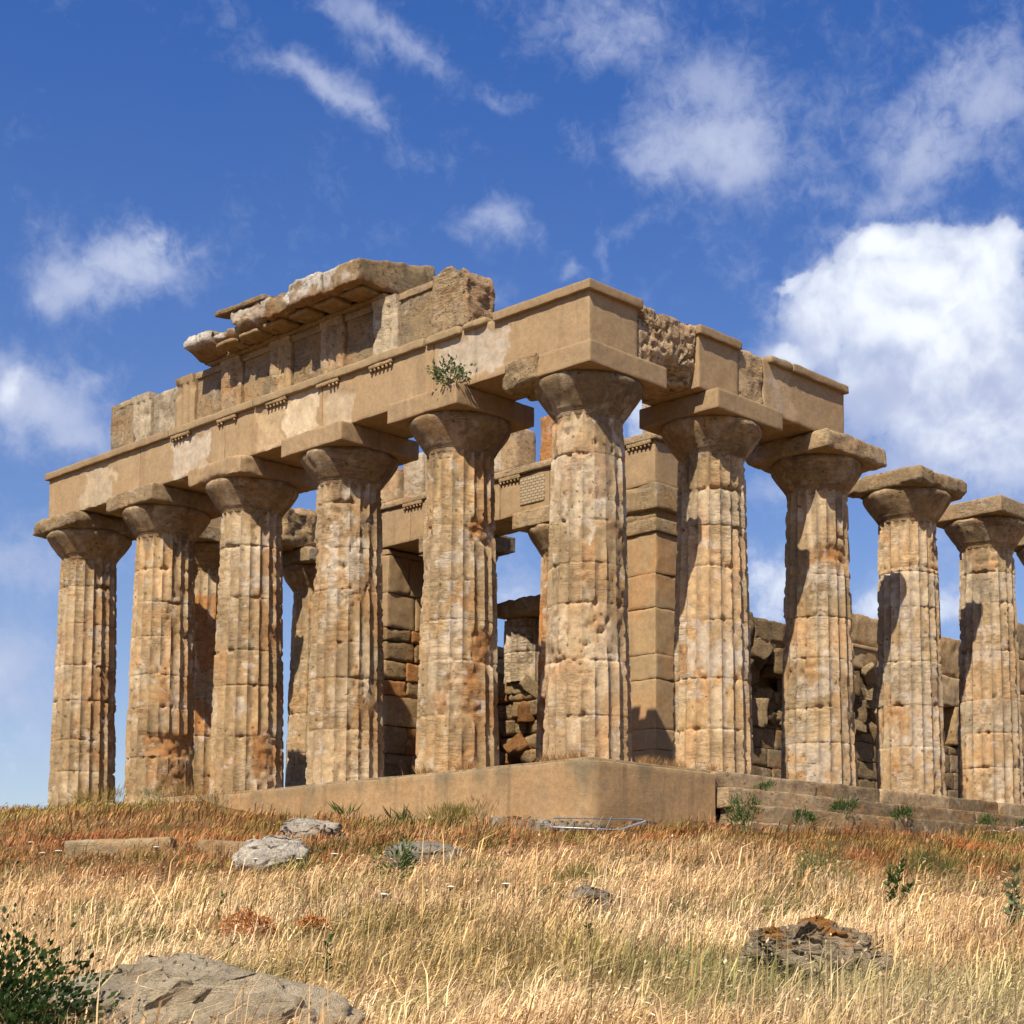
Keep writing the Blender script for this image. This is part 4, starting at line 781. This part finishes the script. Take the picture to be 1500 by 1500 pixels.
for i,(x,y,z,r,h,n,lb) in enumerate(((3.05,2.3,-1.72,.42,1.05,700,'tallest green shrub against the end of the retaining wall beside the steps'),(2.45,5.3,-1.42,.34,.5,350,'small dark green shrub on the lower step, second plant from the wall end'),(2.1,7.7,-1.0,.40,.48,420,'low green shrub on the middle step below the plaster-patched column'),
      (2.2,10.4,-1.0,.36,.45,350,'dark green shrub on the middle step, third along the steps'),(2.2,15.0,-.98,.35,.5,330,'green shrub on the steps in front of the last clear flank column'),(1.5,5.0,-.5,.3,.25,180,'tiny green shrub in the top step joint near the smooth column'),(2.0,17.4,-.95,.35,.45,260,'green shrub on the steps close to the right border'))):
    bush('step_shrub',lb,(x,y,z),r*.85,h*.8,n,.09,GREEN*(.95+.25*rng.random()),810+i,catg='shrub',group='green shrubs growing on the steps',aspect=.3,up=.6)
def stalks(name,label,c,hs_,seed,col=GREEN,size=.07,n=70,spread=.12,lean=(.0,.0),flower=None):
    rg=np.random.default_rng(seed); c=np.array(c,float); t=thing(name,label,'plant',c); TB=[];P=[];D=[]
    for h in hs_:
        b=c+np.array((*(rg.normal(size=2)*.004),-.04)); lean=(lean[0]+rg.normal()*spread*.8,lean[1]+rg.normal()*spread*.8); tp=b+np.array((lean[0]+rg.normal()*.06,lean[1]+rg.normal()*.06,h)); TB.append(tube([b,(b+tp)/2+rg.normal(size=3)*.02,tp],[.008,.006,.003],5))
        for q in range(n):
            s=rg.random()**.8; a=rg.random()*6.28; P.append(b+(tp-b)*s); D.append((math.cos(a),math.sin(a),.5))
    v,f,cc=leaves(np.array(P),np.array(D),np.full(len(P),size),rg,.4,.5,col); mk('foliage',v,f,M_LEAF,t,tint=cc,smooth=False); v,f=cat(TB); mk('stem',v,f,M_STEM,t); return t
stalks('stalk_plant','pair of green leafy spikes standing in pale grass right of centre',onground(14.8,-9.0),(.72,.85,.5),821,GREEN*1.05,.10,60,.16)
stalks('stalk_plant','tall mullein with pale flower spike near the right border',onground(17.95,-11.0),(1.0,.7,.55),822,SAGE*.9,.13,55,.14)
stalks('stalk_plant','single thin leafy stalk right of the big boulder',onground(16.6,-20.1),(.62,),823,GREEN*.9,.07,45,.02,(-.05,.02))
stalks('stalk_plant','single dark green thistle stalk in the middle of the straw field',onground(16.1,-16.2),(.5,),824,GREEN*.9,.06,60,.02)
stalks('stalk_plant','thin weed with a green top left of the orange netting',onground(12.1,-18.2),(.75,),825,GREEN*1.2,.05,20,.02)
stalks('stalk_plant','small green weed at the far left edge of the field',onground(-2.3,-13.2),(.35,.3,.3),826,GREEN,.09,40,.2)
def spiky(label,c,n,L,seed,col):
    rg=np.random.default_rng(seed); c=np.array(c,float); P=np.tile(c,(n,1))+rg.normal(size=(n,3))*np.array((.12,.12,.03)); a=rg.random(n)*6.28; D=np.stack([np.cos(a),np.sin(a),.3+rg.random(n)],1)
    v,f,cc=leaves(P,D,np.full(n,L*.55),rg,.09,.45,col,fold=.35); o=mk('spiky_plant',v-c,f,M_LEAF,None,tint=cc,smooth=False); o.location=c; return tag(o,label,'plant','spiky plants at the foot of the wall')
spiky('spiky dark green rosette at the wall foot, the left of two',onground(-7.0,-1.9,.16),30,.75,831,OLIVE*.9)
spiky('spiky dark green rosette at the wall foot, the right of two',onground(-4.75,-1.9,.16),30,.75,832,OLIVE*.8)
for i,(x,y,r,h,n,cl,lb) in enumerate(((-2.1,-2.6,.55,.45,900,np.array((.30,.25,.06)),'yellow-olive grass tuft against the retaining wall'),(7.7,-10.4,.35,.22,350,GREEN*1.5,'low bright green tuft right of the flat-topped block'),(10.6,-10.8,.4,.3,500,np.array((.27,.24,.06)),'yellow-green tuft in the middle of the field'),(10.5,-18.1,.7,.2,700,OLIVE,'low green patch of weeds above the big boulder'),(-1.6,-1.95,.45,.65,220,np.array((.30,.17,.09)),'thin brown seed weeds before the wall left of the barrier'),(-13.2,-1.9,.9,.5,900,np.array((.34,.17,.06)),'rust brown weeds where the retaining wall sinks into the slope'),(-15.0,-1.9,.8,.45,700,np.array((.28,.25,.10)),'olive grey weeds at the buried left end of the retaining wall'),(-18.5,-2.2,.9,.5,800,np.array((.42,.30,.08)),'yellow olive weeds below the second column from the left end'))):
    bush('weed_tuft',lb,onground(x,y),r,h,n,.17,cl,840+i,group='weed tufts in the field',aspect=.06,up=.9)
# white umbel flowers
M_FLW=plain('white_petals',(.75,.72,.60),.8)
FL=[(11.84,-14.67),(13.07,-14.84),(5.33,-12.31),(-5.6,-11.27),(-1.87,-12.96),(0.45,-13.9),(2.07,-12.96),(5.5,-13.27),(5.89,-12.01),(12.88,-16.59),(13.42,-13.28),(7.07,-14.01),(12.05,-15.4),(17.28,-15.32),(16.01,-19.14)]
for i,(x,y) in enumerate(FL[:10:1]):
    rg=np.random.default_rng(900+i); g=onground(x,y); h=.42+.15*rg.random(); t=thing('umbel_flower','small flat white umbel flower on a thin stem among the dry grass','flower',g,'white umbel flowers scattered in the field')
    tp=np.array(g)+np.array((.06,.05,h)); L=[tube([g,tp],[.005,.003],4)]; hd=[]
    for k in range(22):
        a=rg.random()*6.28; q=.05*rg.random()**.5; p=tp+np.array((q*math.cos(a),q*math.sin(a),.03-.15*q)); v,f=ico(1); hd.append((v*np.array((.016,.016,.010))+p,f)); L.append(tube([tp-np.array((0,0,.03)),p],.0015,3))
    v,f=cat(L); mk('stem',v,f,M_STEM,t); v,f=cat(hd); mk('flower_head',v,f,M_FLW,t)

# ------------------------------------------------------------------ dry grass
def outside(x,y):
    return ~((x>-25.2)&(x<1.5)&(y>-1.5)&(y<66)) & ~((x>1.2)&(x<2.7)&(y>2.6)&(y<66))
def scatter(n,d0,d1,b0,b1,p,seed):
    rg=np.random.default_rng(seed); u=rg.random(n); e=1-p; D=(d0**e+(d1**e-d0**e)*u)**(1/e); b=b0+(b1-b0)*rg.random(n)
    x=CAM[0]+D*np.sin(b); y=CAM[1]+D*np.cos(b); k=outside(x,y); return x[k],y[k],D[k],rg
def blades(n,d0,d1,p,seed,hm,tintk=1.,b0=R(-75),b1=R(-20),heads=0.,thick=1.,per=9,spread=.10):
    """tufts of bent blades; each tuft has its own lean, height and colour"""
    x,y,D,rg=scatter(n//per,d0,d1,b0,b1,p,seed)
    P=np.stack([x,y,0*x],-1); cl=fbm(P*.8,3,51); gap=fbm(P*1.7,3,53)
    keep=(gap+.25*cl+.35*rg.random(len(x))>-.04)&~((x>-1.2)&(x<3.4)&(y>-3.4-.0*x)&(y<-1.2)&(rg.random(len(x))<.85))
    x,y,D,cl,gap,P=x[keep],y[keep],D[keep],cl[keep],gap[keep],P[keep]; nt=len(x)
    wind=fbm(P*.35+5,3,52); ta=yaw+.05+.9*wind+rg.normal(size=nt)*.55; tl=np.clip(.85+.4*wind+.30*rg.normal(size=nt),.1,1.5); thh=hm*(.55+.8*rg.random(nt))*(1+.6*cl)
    tc=field_tint(x+rg.normal(size=nt)*.3,y+rg.normal(size=nt)*.3)*(.42+1.05*rg.random((nt,1))**1.1)*(1+(rg.random((nt,3))-.5)*np.array((.12,.10,.22)))*tintk
    k=np.repeat(np.arange(nt),per); n=len(k); sp_=spread*(1+D[k]*.02)
    x=x[k]+rg.normal(size=n)*sp_; y=y[k]+rg.normal(size=n)*sp_; D=D[k]; ok=outside(x,y); x,y,D,k=x[ok],y[ok],D[ok],k[ok]; n=len(x); z=gz(x,y)-.02
    h=thh[k]*(.6+.6*rg.random(n)); a=ta[k]+rg.normal(size=n)*.55; ln=np.clip(tl[k]+rg.normal(size=n)*.25,0,1.6)
    d=np.stack([np.cos(a),np.sin(a)],1)*(ln*h)[:,None]
    c=tc[k]*(.75+.5*rg.random((n,1)))
    g=rg.random(n)<.04; c[g]=c[g]*.4+np.array((.16,.18,.06))*.6
    w_=np.maximum(.004*thick,D*.00026*thick)*(.6+.8*rg.random(n)); s=np.stack([RIGHT[0]*w_,RIGHT[1]*w_,0*w_],1); tw=rg.normal(size=(n,1))*.6; s=s+np.stack([-s[:,1],s[:,0],0*w_],1)*tw
    b=np.stack([x,y,z],1); m=b+np.concatenate([d*.32,(h*(.66-.12*ln))[:,None]],1); t=b+np.concatenate([d,(h*np.maximum(.12,1-.42*ln))[:,None]],1)
    V=np.stack([b-s,b+s,m-s*.8,m+s*.8,t],1).reshape(-1,3); i=np.arange(n)*5
    F4=np.stack([i,i+1,i+3,i+2],-1); F3=np.stack([i+2,i+3,i+4],-1); C=np.repeat(c,5,0)
    if heads>0:
        k=np.where(rg.random(n)<heads)[0]
        tp=t[k]; dd=(t-m)[k]; dd/=np.linalg.norm(dd,axis=1,keepdims=True); hw=np.maximum(.010,D[k]*.0006)[:,None]*(.6+.8*rg.random((len(k),1))); hl=hw*(3.+3*rg.random((len(k),1))); dr=dd+np.array((0,0,-.35)); sv=s[k]/np.linalg.norm(s[k],axis=1,keepdims=True)
        HV=np.stack([tp,tp+dr*hl*.5+sv*hw,tp+dr*hl,tp+dr*hl*.5-sv*hw],1).reshape(-1,3); j=np.arange(len(k))*4+len(V); F4=np.concatenate([F4,np.stack([j,j+1,j+2,j+3],-1)]); V=np.concatenate([V,HV]); C=np.concatenate([C,np.repeat(c[k]*.6+np.array((.66,.54,.38))*.5,4,0)])
    return V,[F4,F3],C
A_=blades(300000,9.5,34,1.7,61,.36,heads=.12)
B_=blades(150000,24,62,1.2,62,.34,heads=.04,thick=.9,per=12,spread=.14)
C_=blades(30000,10,30,1.5,63,.58,1.15,heads=.6,thick=1.1,per=4)
v,f,c=cat([A_,B_,C_]); 
stuff(tag(mk('dry_grass',v,f,M_GRASS,None,tint=c,smooth=False),'wind-combed dry straw and rust-coloured grass covering the slope below the temple','grass'))
# dry tufts rooted on the temple floor edge
rg=np.random.default_rng(77); n=2600; s=rg.random(n); onx_=rg.random(n)<.55
x=np.where(onx_,-6.0+7*s,1.0-.25*rg.random(n)); y=np.where(onx_,-.95-.15*rg.random(n),.8+3.0*s); k=fbm(np.stack([x,y,0*x],-1)*1.3,3,78)>.05; x=x[k];y=y[k]; n=len(x)
a=rg.random(n)*6.28; h=.10+.22*rg.random(n); b=np.stack([x,y,np.full(n,-.03)],1); t=b+np.stack([np.cos(a)*h*.8,np.sin(a)*h*.8,h],1); sd=np.array((RIGHT[0]*.006,RIGHT[1]*.006,0)); V=np.stack([b-sd,b+sd,t],1).reshape(-1,3); i=np.arange(n)*3
stuff(tag(mk('floor_grass',V,np.stack([i,i+1,i+2],-1),M_GRASS,None,tint=np.repeat(np.array((.42,.24,.10))*(.6+.8*rg.random((n,1))),3,0),smooth=False),'thin dry grass along the top edge of the retaining wall','grass'))
